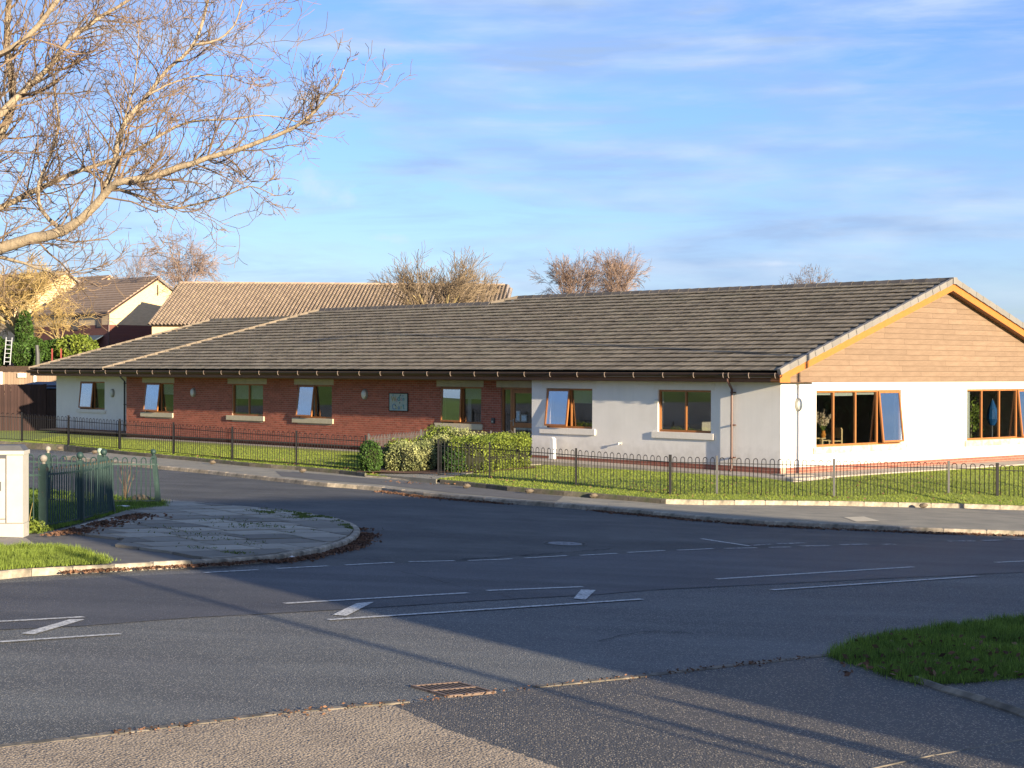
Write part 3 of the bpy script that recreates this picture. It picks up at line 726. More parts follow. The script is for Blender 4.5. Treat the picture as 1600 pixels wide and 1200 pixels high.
# seam crack between the two lanes
cp = ground_pts(seam, .009); cp2 = resample(cp, .35); mbk = MB()
for a, b in zip(cp2[:-1], cp2[1:]):
    w1 = rng.uniform(.006, .02); mbk.quad(a, b, b + Vector((0, w1, 0)), a + Vector((0, w1, 0)))
tag(mbk.obj('seam_crack', M['pit']), kind='structure')
def crack(pix, off=.0125, w=(.004, .014)):
    cp_ = resample(ground_pts(pix, off), .12); q = MB()
    for i in range(len(cp_)): cp_[i] += Vector((rng.gauss(0, .012), rng.gauss(0, .03), 0))
    for a, b in zip(cp_[:-1], cp_[1:]): w1 = rng.uniform(*w); q.quad(a, b, b + Vector((0, w1 * 2, 0)), a + Vector((0, w1 * 2, 0)))
    tag(q.obj('road_crack', M['pit']), kind='structure')
crack([(628, 893), (660, 901), (700, 911), (722, 918)])
crack([(720, 874), (800, 869), (900, 862), (960, 857)], w=(.006, .03))
crack([(780, 927), (806, 938), (812, 948)])
crack([(940, 1000), (1010, 985), (1090, 990)])
# flush kerb strip at the near edge of the road
nk = empty('near_kerb', G(0, 1165), kind='structure')
pp = ground_pts(strip)
for a, b in ((0, 6), (7, 11)):
    stones_w(nk, pp[a:b], 0.6, 0.11, -.05, 0.014, M['kerb_flush'], name='flush_stone', side=-1, jit=.003, bev=.006)
# rounded edging at the foreground right
ek = empty('apron_edging', G(1430, 1070), kind='structure')
stones_w(ek, ground_pts([(1420, 1064), (1470, 1082), (1540, 1102), (1620, 1130), (1800, 1190)]), 0.6, 0.10, -.05, 0.055, M['kerb_flush'], name='edging_stone', side=1, bev=.035)
stones_w(ek, ground_pts([(1355, 1206), (1420, 1190), (1520, 1172), (1700, 1140)]), 0.9, 0.035, -.05, 0.016, M['kerb_flush'], name='edging_stone', side=1, bev=.01)
# manhole cover in the side road
mh = empty('manhole_cover', G(883, 850, .006), label='round iron manhole cover in the side road', cat='manhole cover')
mh.rotation_euler = (0, R(2), 0)
q = MB(); q.cyl(0, 0, -.02, .012, .30, .29, 24); q.obj('lid', M['iron_grey'], mh)
q = MB(); q.tube([(0.36 * math.cos(a), .36 * math.sin(a), 0) for a in np.linspace(0, 2 * math.pi, 25)], .018, 6); q.obj('frame', M['tarmac_patch'], mh)
for sx, sy in ((.12, 0), (-.12, 0), (0, .12), (0, -.12)):
    q = MB(); q.box(sx - .04, sx + .04, sy - .04, sy + .04, .012, .018); q.obj('lid_tread', M['iron_grey'], mh)

def grate(loc, ang, L, Wd, nb, label, m):
    g = empty('drain_grate', loc, (-.012 * math.cos(ang) + .035 * math.sin(ang), .035 * math.cos(ang) + .012 * math.sin(ang), ang), label, 'drain grate')
    q = MB(); q.box(-L / 2 + .01, L / 2 - .01, -Wd / 2 + .01, Wd / 2 - .01, -.03, .010); q.obj('pit', M['pit'], g)  # raised black block stands in for the unlit hole under the bars
    q = MB()
    for y0, y1 in ((-Wd / 2, -Wd / 2 + .035), (-.02, .02), (Wd / 2 - .035, Wd / 2)): q.box(-L / 2, L / 2, y0, y1, -.02, .016)
    q.box(-L / 2, -L / 2 + .03, -Wd / 2 + .036, Wd / 2 - .036, -.02, .0152); q.box(L / 2 - .03, L / 2, -Wd / 2 + .036, Wd / 2 - .036, -.02, .0152)
    q.obj('frame', m, g)
    st = (L - .06) / nb
    q = MB(); q.box(-.0075, .0075, -.0, Wd / 2 - .055 + .0, .0105, .0135); me = q.mesh('bar', m)
    for i in range(1, nb):
        link('bar', me, g, (-L / 2 + .03 + i * st, .02, 0)); link('bar', me, g, (-L / 2 + .03 + i * st, -Wd / 2 + .035, 0))
    return g
ga, gb, gc = G(657, 1075.6), G(721, 1065.5), G(759, 1084)
# corners of the grate
gA, gB, gC, gD = G(656, 1074), G(722, 1065), G(760, 1084), G(694, 1093)
gc = (gA + gB + gC + gD) / 4; dv = (gD - gA)
grate(gc + Vector((0, 0, .004)), math.atan2((gB - gA).y, (gB - gA).x) - .19, .50, .56, 8, 'rusty iron drain grate at the near edge of the road', M['iron'])
p = G(1388, 789.5, .10)
grate(p + Vector((0, 0, .0)), -.1, .85, .6, 12, 'rusty slotted drain grate beside the far lawn edging', M['iron'])
q = MB(); q.poly([G(a, b, .103) for a, b in ((1318, 808), (1350, 807), (1375, 814), (1338, 815))]); tag(q.obj('pavement_cover', M['stone']), 'pale rectangular cover set in the far pavement', 'cover plate')

# leaf litter
def litter(name, pix, n, spread, label, off=0.01, size=0.035, zoff=0.0):
    pts = ground_pts(pix, off); seg = list(zip(pts[:-1], pts[1:])); Ls = [(b - a).length for a, b in seg]; tot = sum(Ls)
    out = []
    for _ in range(n):
        t = rng.uniform(0, tot)
        for (a, b), l in zip(seg, Ls):
            if t <= l: break
            t -= l
        p = a.lerp(b, min(t / l, 1)); d = (b - a).normalized(); nn = Vector((d.y, -d.x, 0))
        if mnoise.noise(p * 1.3) < rng.uniform(-.6, .25): continue
        s = abs(rng.gauss(0, 1)) * spread; out.append(tuple(p + nn * s + Vector((0, 0, rng.uniform(.005, .03) + zoff))))
    o = leaf_cards(np.array(out), size, M['litter'], name, flat=.75); return tag(o, label, 'leaves', kind='stuff')
litter('leaf_litter', KF[8:], 5200, .12, 'brown fallen leaves gathered along the far kerb', size=.03)
litter('leaf_litter', isl_edge[2:7], 1100, .07, 'brown fallen leaves along the sunlit left kerb', size=.028, zoff=.02)
litter('leaf_litter', isl_edge[6:13], 3600, .13, 'dark fallen leaves heaped round the curved corner kerb', size=.03)
litter('leaf_litter', [(60, 838), (110, 828), (160, 815), (210, 804)], 1500, .25, 'brown leaves lying under the green railings', .09, .035)
litter('leaf_litter', [(600, 752), (690, 757), (720, 745)], 200, .2, 'leaves on the path between the two hedges', .12, .03)
litter('leaf_litter', strip[2:], 900, .10, 'small red-brown leaves along the near edge of the road', .01, .016)
o = []
for _ in range(170):
    p = G(rng.uniform(1310, 1640), rng.uniform(990, 1056), .08); o.append(tuple(p))
tag(leaf_cards(np.array(o), .035, M['litter'], 'leaf_litter', flat=.5), 'dark dead leaves lying in the right foreground grass', 'leaves', kind='stuff')
o = []
for _ in range(500):
    X_ = rng.uniform(-10, 15); y_ = Ye(X_) + abs(rng.gauss(0, 2.5)) + .1; o.append((X_, y_, lawn_z(X_, y_) + .05))
tag(leaf_cards(np.array(o), .03, M['litter'], 'leaf_litter', flat=.5), 'scattered brown leaves on the lawn behind the black railings', 'leaves', kind='stuff')
# litter paper, rocks
q = MB(); q.add([(-.12, -.05, 0), (.03, -.07, .01), (.12, -.02, 0), (.10, .06, .012), (-.04, .07, .02), (-.11, .03, .005), (0, 0, .05)], [(0, 1, 6), (1, 2, 6), (2, 3, 6), (3, 4, 6), (4, 5, 6), (5, 0, 6)])
tag(q.obj('paper_litter', M['white'], loc=G(451, 872, .02)), 'crumpled white paper on the leaves by the curved kerb', 'litter')
def rock(loc, sx, sy, sz, label, m='rock'):
    q = MB(); q.ball((0, 0, 0), 1, 10, 7)
    q.v = [(x * sx * (1 + .35 * mnoise.noise(Vector((x * 1.7 + loc[0], y * 1.7, z * 1.7)))), y * sy * (1 + .3 * mnoise.noise(Vector((x * 2, y * 2, z * 2 + 5)))), z * sz * (1 + .4 * mnoise.noise(Vector((x * 2 + 9, y * 2, z * 2))))) for x, y, z in q.v]
    return tag(q.obj('rock', M[m], loc=loc), label, 'rock')
rock(G(220, 782, .1), .2, .15, .12, 'pale rock in the grass by the leaning end post of the green railings')
for i, (a, b, l) in enumerate(((93, 700, 'small brown clod on the edging near the left frame edge'), (148, 706, 'light stone on the lawn edging behind the green railings'), (332, 722, 'brown clod on the lawn edging opposite the curved kerb'), (473, 735, 'small stone on the edging left of the hedge'), (729, 759, 'brown clod on the edging right of the path gate'), (827, 767, 'pale chipped stone in a gap of the dark edging'), (927, 774, 'broken stone in the dark edging left of the black corner post'), (1443, 790, 'dark clod of turf on the edging right of the far drain'))):
    rock(G(a, b, .17), .10, .08, .06, l)
rock(G(192, 791, .1), .16, .05, .02, 'flat white slab scrap in the grass beside the green railings', 'white')

# ------------------------------------------------------------------ THE BUNGALOW
CW = Vector((7.28, 48.2, 0))
BR = math.atan2(-.7325, .6808)
B = empty('bungalow', CW, (0, 0, BR), 'long single-storey care building, white render and red brick under a brown tiled roof', 'building')
BM = Matrix.Translation(CW) @ Matrix.Rotation(BR, 4, 'Z')
def uf(px, v=0.0):      # pixel column -> distance left of the corner on the front plane
    t = (px - 800) / F
    return (CW.x + .7325 * v - t * (CW.y + .6808 * v)) / (.6808 + .7325 * t)
def vg_(px, u=0.0):     # pixel column -> distance back along the gable plane
    t = (px - 800) / F
    return (t * (CW.y + .7325 * u) - CW.x + .6808 * u) / (.7325 - .6808 * t)
BRK = 0.5; WNG = 1.3
U_DOOR = uf(831); U_BE = uf(197.5, BRK); U_WE = uf(88, WNG)
ZT = 2.34
EAVE_V = -.45; ZE = 2.62; TAN = .332
RV, RV2 = 7.75, 7.08
DEEP = 2 * RV + .0          # rear wall line (gable is symmetric)

def panel(parent, x0, x1, z0, z1, holes, m, name, loc=(0, 0, 0), rotz=0, depth=.12, seg=None):
    """wall face in its own frame: x right, y inward; holes = (xa,xb,za,zb) with reveals"""
    xs = sorted(set([x0, x1] + [h[0] for h in holes] + [h[1] for h in holes])); zs = sorted(set([z0, z1] + [h[2] for h in holes] + [h[3] for h in holes]))
    q = MB()
    for a, b in zip(xs[:-1], xs[1:]):
        for c, d in zip(zs[:-1], zs[1:]):
            if any(h[0] <= (a + b) / 2 <= h[1] and h[2] <= (c + d) / 2 <= h[3] for h in holes): continue
            q.quad((a, 0, c), (b, 0, c), (b, 0, d), (a, 0, d))
            q.quad((a, .25, c), (a, .25, d), (b, .25, d), (b, .25, c))
    for h in holes:
        a, b, c, d = h
        q.quad((a, 0, c), (a, 0, d), (a, .25, d), (a, .25, c)); q.quad((b, 0, c), (b, .25, c), (b, .25, d), (b, 0, d))
        q.quad((a, 0, c), (a, .25, c), (b, .25, c), (b, 0, c)); q.quad((a, 0, d), (b, 0, d), (b, .25, d), (a, .25, d))
    for xx in (x0, x1): q.quad((xx, 0, z0), (xx, .25, z0), (xx, .25, z1), (xx, 0, z1))
    q.quad((x0, 0, z1), (x1, 0, z1), (x1, .25, z1), (x0, .25, z1))
    return q.obj(name, m, parent, loc, (0, 0, rotz))

ZW0, ZW1 = .89, 2.10
# windows: (px left, px right, plane, kind)
fw = [(853.5, 925.5, 0.0), (1028, 1111, 0.0)]
bw = [(226.5, 271, BRK), (362.5, 411, BRK), (465, 518.5, BRK), (688.5, 752, BRK)]
ww = [(125, 163.5, WNG)]
gw = [(1275.5, 1408), (1511, 1622)]
H = lambda lst: [(-uf(a, v), -uf(b, v), ZW0, ZW1) for a, b, v in lst]
door_hole = (-uf(783, BRK), -U_DOOR - .02, -.12, 2.10)
# white front wall, with its return, gable wall, wing wall
panel(B, -U_DOOR, 0, .02, ZT, H(fw), M['render'], 'wall')
q = MB(); q.box(-U_DOOR, -U_DOOR + .2, .252, BRK + .25, -.4, ZT); q.obj('wall_return', M['render'], B)
gh = [(vg_(a), vg_(b), .54, 2.11) for a, b in gw]
panel(B, 0.004, DEEP, .02, ZT, gh, M['render'], 'gable_wall', (0.001, 0, 0), R(90))
panel(B, -U_WE, -U_BE, .02, ZT, H(ww), M['render'], 'wing_wall', (0, WNG, 0))
q = MB(); q.box(-U_WE, -U_WE + .2, WNG + .252, 12, -.4, ZT); q.obj('wing_end_wall', M['render'], B)
q = MB(); q.box(-U_BE - .002, -U_BE + .2, BRK + .252, WNG + .25, -.4, ZT); q.obj('wall_return', M['render'], B)
q = MB(); q.box(-U_WE, 0, DEEP - .2, DEEP, -.4, ZT); q.obj('rear_wall', M['render'], B)
# plinth of brick under the render
def brick_panel(parent, x0, x1, z0, z1, holes, name, loc, rotz, m, proud=.0012, bw_=.225, bh=.075):
    V = []; Fs = []; nz = int(math.ceil((z1 - z0) / bh)); base = np.array([[0, 0, 0], [1, 0, 0], [1, 1, 0], [0, 1, 0], [0, 0, 1], [1, 0, 1], [1, 1, 1], [0, 1, 1]], float)
    fc = np.array([(0, 1, 5, 4), (4, 5, 6, 7), (0, 3, 2, 1), (1, 2, 6, 5), (3, 0, 4, 7)])
    k = 0
    for j in range(nz):
        za = z0 + j * bh + .005; zb = min(z0 + (j + 1) * bh - .005, z1)
        if zb - za < .015: continue
        spans = [(x0, x1)]
        for h in holes:
            if za < h[3] and zb > h[2]:
                ns = []
                for a, b in spans:
                    if h[1] <= a or h[0] >= b: ns.append((a, b)); continue
                    if a < h[0]: ns.append((a, h[0]))
                    if b > h[1]: ns.append((h[1], b))
                spans = ns
        off = (j % 2) * bw_ / 2
        for a, b in spans:
            i = math.floor((a - off) / bw_)
            while True:
                xa = max(i * bw_ + off + .005, a); xb = min((i + 1) * bw_ + off - .005, b); i += 1
                if xa >= b: break
                if xb - xa < .02: continue
                pr = proud + rng.uniform(-.0004, .0004)
                s = base * np.array([xb - xa, .02 + pr, zb - za]) + np.array([xa, -pr, za]); V.append(s); Fs.append(fc + 8 * k); k += 1
    me = fast_mesh(name, np.concatenate(V), np.concatenate(Fs), m)
    o = link(name, me, parent, loc, (0, 0, rotz)); o['kind'] = 'stuff'; return o
bholes = H(bw) + [door_hole]
panel(B, -U_BE, -U_DOOR - .001, -.4, ZT, bholes, M['mortar'], 'brick_wall', (0, BRK, 0))
brick_panel(B, -U_BE, -U_DOOR - .001, -.4, ZT - .02, [(h[0], h[1], h[2] - .19, h[3] + .2) for h in H(bw)] + [(door_hole[0], door_hole[1], -1, 2.3)], 'brickwork', (0, BRK, 0), 0, M['brick'])
panel(B, -U_DOOR, -.0, -.4, .018, [], M['mortar'], 'plinth', (0, .012, 0)); brick_panel(B, -U_DOOR, 0, -.36, .015, [], 'plinth_bricks', (0, .012, 0), 0, M['plinth_brick'], .002)
panel(B, .016, DEEP, -.4, .018, [], M['mortar'], 'gable_plinth', (-.012, 0, 0), R(90)); brick_panel(B, 0, DEEP, -.36, .015, [], 'plinth_bricks', (-.012, 0, 0), R(90), M['plinth_brick'], .002)
panel(B, -U_WE, -U_BE, -.4, .018, [], M['mortar'], 'wing_plinth', (0, WNG + .012, 0)); brick_panel(B, -U_WE, -U_BE, -.36, .015, [], 'plinth_bricks', (0, WNG + .012, 0), 0, M['plinth_brick'], .002)

# interiors
q = MB(); q.box(-U_WE + .3, -.3, .3, DEEP - .3, -.06, -.02); q.obj('floor', M['carpet'], B)
q = MB(); q.box(-U_WE + .3, -.3, 1.7, DEEP - .3, ZT - .03, ZT); q.obj('ceiling', M['interior'], B)
q = MB(); q.box(-U_BE + .3, -4.9, 4.0, 4.1, -.02, ZT - .03); q.obj('partition', M['interior_dark'], B)
q = MB(); q.box(-4.85, -4.75, .3, DEEP - .4, -.02, ZT - .03); q.obj('partition', M['interior'], B)
for uu in (11.5, 16.2, 24, 28.5, 33):
    q = MB(); q.box(-uu - .05, -uu + .05, .8, 3.99, -.02, ZT - .03); q.obj('partition', M['interior_dark'], B)
q = MB(); q.box(-3.0, -.35, 6.5, 6.6, -.02, ZT - .03); q.obj('partition', M['interior_dark'], B)
q = MB(); q.box(-U_WE + .3, -U_BE - .1, 4.0, 4.1, -.02, ZT - .03); q.obj('partition', M['interior_dark'], B)

# lintels and sills
def stone_bar(x0, x1, z0, z1, loc, rotz, m, joints, proud, name):
    n = joints; w = (x1 - x0) / n
    for i in range(n):
        q = MB(); q.bbox(x0 + i * w + .002, x0 + (i + 1) * w - .002, -proud, .05, z0, z1, .004); q.obj(name, m, B, loc, (0, 0, rotz))
for a, b, v in fw: stone_bar(-uf(a - 6.5), -uf(b + 6.5), 2.102, 2.31, (0, 0, 0), 0, M['stone_pale'], 2, .006, 'lintel')
for a, b in ((222.5, 272.5), (356, 417), (460, 521.5), (682.5, 756)): stone_bar(-uf(a, BRK), -uf(b, BRK), 2.102, 2.31, (0, BRK, 0), 0, M['stone'], 2, .014, 'lintel')
stone_bar(-uf(776, BRK), -U_DOOR - .004, 2.102, 2.31, (0, BRK, 0), 0, M['stone'], 2, .014, 'lintel')
stone_bar(-uf(119, WNG), -uf(167, WNG), 2.102, 2.31, (0, WNG, 0), 0, M['stone_pale'], 2, .006, 'lintel')
for a, b in ((1271, 1415), (1506, 1630)): stone_bar(vg_(a), vg_(b), 2.112, 2.315, (0, 0, 0), R(90), M['stone_pale'], 3, .006, 'lintel')
def sill(x0, x1, z0, z1, loc, rotz, m, joints):
    stone_bar(x0, x1, z0, z1, loc, rotz, m, joints, .055, 'sill')
for a, b in ((845, 931), (1020, 1116.5)): sill(-uf(a), -uf(b), .71, .888, (0, 0, 0), 0, M['stone_pale'], 2)
for a, b in ((221, 271), (355, 413.5), (458, 521.5), (680.5, 755)): sill(-uf(a, BRK), -uf(b, BRK), .71, .888, (0, BRK, 0), 0, M['stone'], 2)
sill(-uf(120, WNG), -uf(166, WNG), .75, .888, (0, WNG, 0), 0, M['stone_pale'], 2)
for a, b in ((1270, 1416), (1507, 1632)): sill(vg_(a), vg_(b), .36, .538, (0, 0, 0), R(90), M['stone_weathered'], 5)

def window(x0, x1, z0, z1, loc, rotz, mull, opens, blinds=(), curtain=None, fm='upvc', label=None):
    """window part: frame mesh > sash, pane, blind"""
    w = x1 - x0; h = z1 - z0; fr = .055; D0, D1 = .055, .125
    q = MB(); q.box(0, w, D0, D1, 0, fr + .01); q.box(0, w, D0, D1, h - fr, h)
    q.box(0, fr, D0 + .001, D1 - .001, fr + .01, h - fr); q.box(w - fr, w, D0 + .001, D1 - .001, fr + .01, h - fr)
    edges = [0] + [m_ - x0 for m_ in mull] + [w]
    for m_ in edges[1:-1]: q.box(m_ - .028, m_ + .028, D0 + .002, D1 - .002, fr + .01, h - fr)
    rot = Matrix.Rotation(rotz, 4, 'Z'); l = Vector(loc) + rot @ Vector((x0, 0, z0))
    o = q.obj('window', M[fm], B, l, (0, 0, rotz))
    if label: o['label'] = label
    for i, (a, b) in enumerate(zip(edges[:-1], edges[1:])):
        ga = a + (fr if i == 0 else .028); gb_ = b - (fr if i == len(edges) - 2 else .028); za, zb = fr + .01, h - fr
        if i in opens:
            ang = opens[i]
            sw = gb_ - ga; sh = zb - za; e = .018; bt = .055
            s = MB()
            x_0, x_1, z_0, z_1 = -e, sw + e, -sh - e, e
            s.box(x_0, x_1, -.05, 0, z_0, z_0 + bt); s.box(x_0, x_1, -.05, 0, z_1 - bt, z_1)
            s.box(x_0, x_0 + bt, -.049, -.001, z_0 + bt, z_1 - bt); s.box(x_1 - bt, x_1, -.049, -.001, z_0 + bt, z_1 - bt)
            so = s.obj('sash', M[fm], o, (ga, D0 - .002, zb), (-R(ang), 0, 0))
            s = MB(); s.box(x_0 + bt, x_1 - bt, -.031, -.025, z_0 + bt, z_1 - bt)
            s.obj('pane', M['glass_sky'], o, (ga, D0 - .002, zb), (-R(ang), 0, 0))
        else:
            s = MB(); s.box(ga, gb_, .085, .091, za, zb); s.obj('pane', M['glass'], o)
        if i in blinds:
            s = MB(); k = blinds[i]
            s.box(ga + .01, gb_ - .01, .150, .156, zb - (zb - za) * k, zb); s.obj('blind', M['blind'], o)
    if curtain:
        for (ca_, cb_, full) in curtain:
            s = MB(); nn = 14; pts = []
            for kk in range(nn + 1): pts.append((ca_ + (cb_ - ca_) * kk / nn, .19 + .018 * (kk % 2)))
            for (xa, ya), (xb, yb) in zip(pts[:-1], pts[1:]): s.quad((xa, ya, .03), (xb, yb, .03), (xb, yb, h - .05), (xa, ya, h - .05))
            s.obj('curtain', M['curtain'], o)
    return o
def fwindow(pa, pb, v, pm, opens, blinds={}, curtain=None, label=None):
    return window(-uf(pa, v), -uf(pb, v), ZW0, ZW1, (0, v, 0), 0, [-uf(p, v) for p in pm], opens, blinds, curtain, label=label)
fwindow(853.5, 925.5, 0, (890,), {0: 7}, {1: .36}, label='window with its left sash pushed open, right of the door')
fwindow(1028, 1111, 0, (1069.5,), {}, {}, label='closed window nearest the corner, no blind')
fwindow(226.5, 271, BRK, (250,), {0: 7}, {1: .38})
fwindow(362.5, 411, BRK, (387,), {}, {0: .48, 1: .48})
fwindow(465, 518.5, BRK, (491,), {0: 7}, {}, [(.72, .98, 1)])
fwindow(688.5, 752, BRK, (721,), {0: 3}, {1: .32}, [(1.15, 1.32, 1)])
fwindow(125, 163.5, WNG, (145.5,), {0: 6}, {1: .25})
window(vg_(1275.5), vg_(1408), .54, 2.11, (0, 0, 0), R(90), [vg_(1305.5), vg_(1340), vg_(1373.5)], {3: 6.5}, {0: .05, 1: .07, 2: .05}, label='wide four-light window in the sunlit gable wall')
window(vg_(1511), vg_(1622), .54, 2.11, (0, 0, 0), R(90), [vg_(1537), vg_(1564.5), vg_(1591)], {3: 6.5}, {}, [(.05, .45, 1)], label='second gable window cut by the right frame edge')
# black casement ajar inner leaf of G2 (first light sash slightly open)
# door
dh = door_hole; dw = dh[1] - dh[0]
q = MB(); fr = .07
q.box(0, dw, .05, .13, 2.10 + .12 - fr, 2.10 + .12); q.box(0, fr, .051, .129, 0, 2.22 - fr); q.box(dw - .05, dw, .051, .129, 0, 2.22 - fr)
xm = -uf(797.5, BRK) - dh[0]
q.box(xm - .05, xm + .05, .051, .129, 0, 2.22 - fr); q.box(fr, xm - .05, .052, .128, 0, .08)
d = q.obj('door_frame', M['upvc'], B, (dh[0], BRK, -.12))
s = MB(); s.box(fr, xm - .05, .088, .094, .08, 2.22 - fr); s.obj('side_pane', M['glass'], d)
s = MB(); x0_, x1_ = xm + .052, dw - .052
s.box(x0_, x0_ + .08, .06, .11, .02, 2.14); s.box(x1_ - .05, x1_, .06, .11, .02, 2.14); s.box(x0_ + .08, x1_ - .05, .061, .109, 2.04, 2.14); s.box(x0_ + .08, x1_ - .05, .061, .109, .95, 1.10); s.box(x0_ + .08, x1_ - .05, .061, .109, .02, .14)
leaf = s.obj('door', M['upvc'], B, (dh[0], BRK, -.12))
for za, zb in ((.14, .95), (1.10, 2.04)):
    s = MB(); s.box(x0_ + .08, x1_ - .05, .083, .089, za, zb); s.obj('pane', M['glass'], leaf)
s = MB(); s.box(x0_ + .08, x1_ - .05, .095, .12, .87, .94); s.obj('rail_trim', M['lamp_white'], leaf)
s = MB(); s.box(x0_ + .02, x0_ + .05, .045, .06, 1.0, 1.22); s.tube([(x0_ + .035, .05, 1.15), (x0_ + .035, .01, 1.15), (x0_ - .08, .01, 1.15)], .012, 6); s.obj('handle', M['steel'], leaf)
for xa, xb, za, zb in ((.02, .21, 1.14, 1.48), (.26, .53, 1.14, 1.36), (-.02, .05, 1.12, 1.25)):
    s = MB(); s.box(x0_ + .1 + xa, x0_ + .1 + xb, .092, .094, za, zb); s.obj('notice', M['white'], leaf)
    s = MB(); s.box(x0_ + .1 + xa + .03, x0_ + .1 + xb - .03, .0815, .0825, za + .04, zb - .04); s.obj('notice_print', M['poster'], leaf)
# intercom
q = MB(); q.bbox(-.07, .07, -.04, .02, -.09, .09, .01); ic = q.obj('intercom', M['grey_metal'], B, (-uf(771.5, BRK), BRK - .01, 1.02))
q = MB(); q.bbox(-.035, .035, -.055, -.041, -.06, .0, .004); q.obj('keypad', M['steel'], ic)
# plaque
pl0, pl1 = -uf(609, BRK), -uf(638.5, BRK)
PM = BM @ Matrix.Translation(((pl0 + pl1) / 2, BRK - .012, 1.545))
plq = empty('wall_plaque', PM.to_translation(), (0, 0, BR), 'square mosaic plaque with coloured letters and hearts on the brick wall', 'plaque')
w2 = (pl1 - pl0) / 2; h2 = .31
q = MB(); q.box(-w2 + .02, w2 - .02, -.022, 0, -h2 + .02, h2 - .02); q.obj('panel', M['plaque_bg'], plq)
q = MB(); q.box(-w2, w2, -.035, 0, -h2, -h2 + .02); q.box(-w2, w2, -.035, 0, h2 - .02, h2); q.box(-w2, -w2 + .02, -.034, 0, -h2 + .02, h2 - .02); q.box(w2 - .02, w2, -.034, 0, -h2 + .02, h2 - .02); q.obj('frame', M['black_metal'], plq)
pcols = {'ochre': mat('mosaic_ochre', (0.35, 0.26, 0.08), .6), 'teal': mat('mosaic_teal', (0.04, 0.20, 0.22), .6), 'blue': mat('mosaic_blue', (0.08, 0.17, 0.30), .6), 'dark': mat('mosaic_dark', (0.03, 0.02, 0.03), .6), 'pink': mat('mosaic_pink', (0.35, 0.2, 0.2), .6), 'olive': mat('mosaic_olive', (.25, .26, .10), .6)}
def letter(t, x, z, s, c):
    cu = bpy.data.curves.new('letter', 'FONT'); cu.body = t; cu.size = s; cu.extrude = .003; cu.align_x = 'CENTER'
    tmp = bpy.data.objects.new('tmp', cu); COL.objects.link(tmp)
    dg = bpy.context.evaluated_depsgraph_get(); me = bpy.data.meshes.new_from_object(tmp.evaluated_get(dg)); bpy.data.objects.remove(tmp)
    me.materials.clear(); me.materials.append(pcols[c]); me.name = 'letter'
    link('letter', me, plq, (x, -.026, z), (R(90), 0, 0))
for t, x, z, s, c in (('W', -.25, .02, .26, 'ochre'), ('e', -.10, .02, .22, 'pink'), ('d', .02, .04, .28, 'teal'), ('o', .16, .05, .2, 'pink'), ('n', .28, .05, .2, 'teal'), ('C', -.24, -.25, .28, 'blue'), ('o', -.1, -.24, .2, 'olive'), ('u', .03, -.24, .22, 'blue'), ('r', .16, -.24, .2, 'olive'), ('t', .28, -.22, .24, 'teal')): letter(t, x, z, s, c)
for x, z, c in ((-.16, -.12, 'dark'), (.08, -.02, 'dark'), (.12, .24, 'dark'), (.25, .22, 'blue'), (.26, -.1, 'teal'), (-.28, .24, 'blue')):
    q = MB(); q.prism([(0, 0, -.03), (.03, 0, .01), (.015, 0, .025), (0, 0, .012), (-.015, 0, .025), (-.03, 0, .01)], (0, -.004, 0)); q.obj('heart', pcols[c], plq, (x, -.024, z))

# wall lamps
def lamp(loc, rotz):
    q = MB(); q.tube([(0, 0, 0), (0, -.07, 0)], [.165, .16], 24); o = q.obj('wall_lamp', M['lamp_ring'], B, loc, (0, 0, rotz)); o.scale = (.88, 1, 1.1)
    q = MB(); q.tube([(0, -.07, 0), (0, -.10, 0), (0, -.125, 0), (0, -.135, 0)], [.145, .13, .08, .02], 24); q.obj('diffuser', M['lamp_white'], o, smooth=True)
lamp((-uf(176.5, WNG), WNG, 1.62), 0); lamp((-uf(303, BRK), BRK, 1.73), 0); lamp((-uf(571, BRK), BRK, 1.79), 0); lamp((0, vg_(1246.5), 1.73), R(90))
# small fittings
q = MB(); q.tube([(0, 0, 0), (0, -.09, 0)], .02, 8); q.tube([(0, -.09, .03), (0, -.09, -.05)], .018, 8); q.box(-.05, .05, -.01, .0, -.04, .04); q.obj('garden_tap', M['lamp_white'], B, (-uf(970), 0, .50))
q = MB(); q.bbox(-.06, .06, -.05, 0, -.05, .05, .01); q.obj('sensor', M['lamp_white'], B, (-uf(1027), 0, 1.78))

# rear / roof structure -------------------------------------------------
def rz(v, off=0): return ZE + TAN * (v - EAVE_V) + off
UR = -.33                     # verge overhang beyond the gable
HIP0 = (uf(160, EAVE_V), EAVE_V)
t_ = (500 - 800) / F; HIP1 = ((CW.x + .7325 * RV2 - t_ * (CW.y + .6808 * RV2)) / (.6808 + .7325 * t_), RV2)
t_ = (809 - 800) / F; UP1 = (CW.x + .7325 * RV - t_ * (CW.y + .6808 * RV)) / (.6808 + .7325 * t_)
UP0 = UP1 + .8
roof = MB()
def rp(u, v, z=None, off=0): return (-u, v, (rz(v) if z is None else z) + off)
o_ = -.03
roof.poly([rp(UR, EAVE_V, off=o_), rp(UR, RV, off=o_), rp(UP1, RV, off=o_), rp(UP0, RV2, off=o_), rp(HIP1[0], RV2, off=o_), rp(HIP0[0], EAVE_V, off=o_)])
zz = rz(RV); zz2 = rz(RV2); VB = 2 * RV - EAVE_V; VB2 = 2 * RV2 - EAVE_V
roof.poly([(-UR, RV, zz + o_), (-UR, VB, ZE + o_), (-UP0, VB, ZE + o_), (-UP1, RV, zz + o_)])
roof.poly([(-UP0, RV2, zz2 + o_), (-UP0, VB2, ZE + o_), (-HIP0[0], VB2, ZE + o_), (-HIP1[0], RV2, zz2 + o_)])
roof.poly([(-UP1, RV, zz + o_), (-UP0, VB, ZE + o_), (-UP0, RV2, zz2 + o_)])
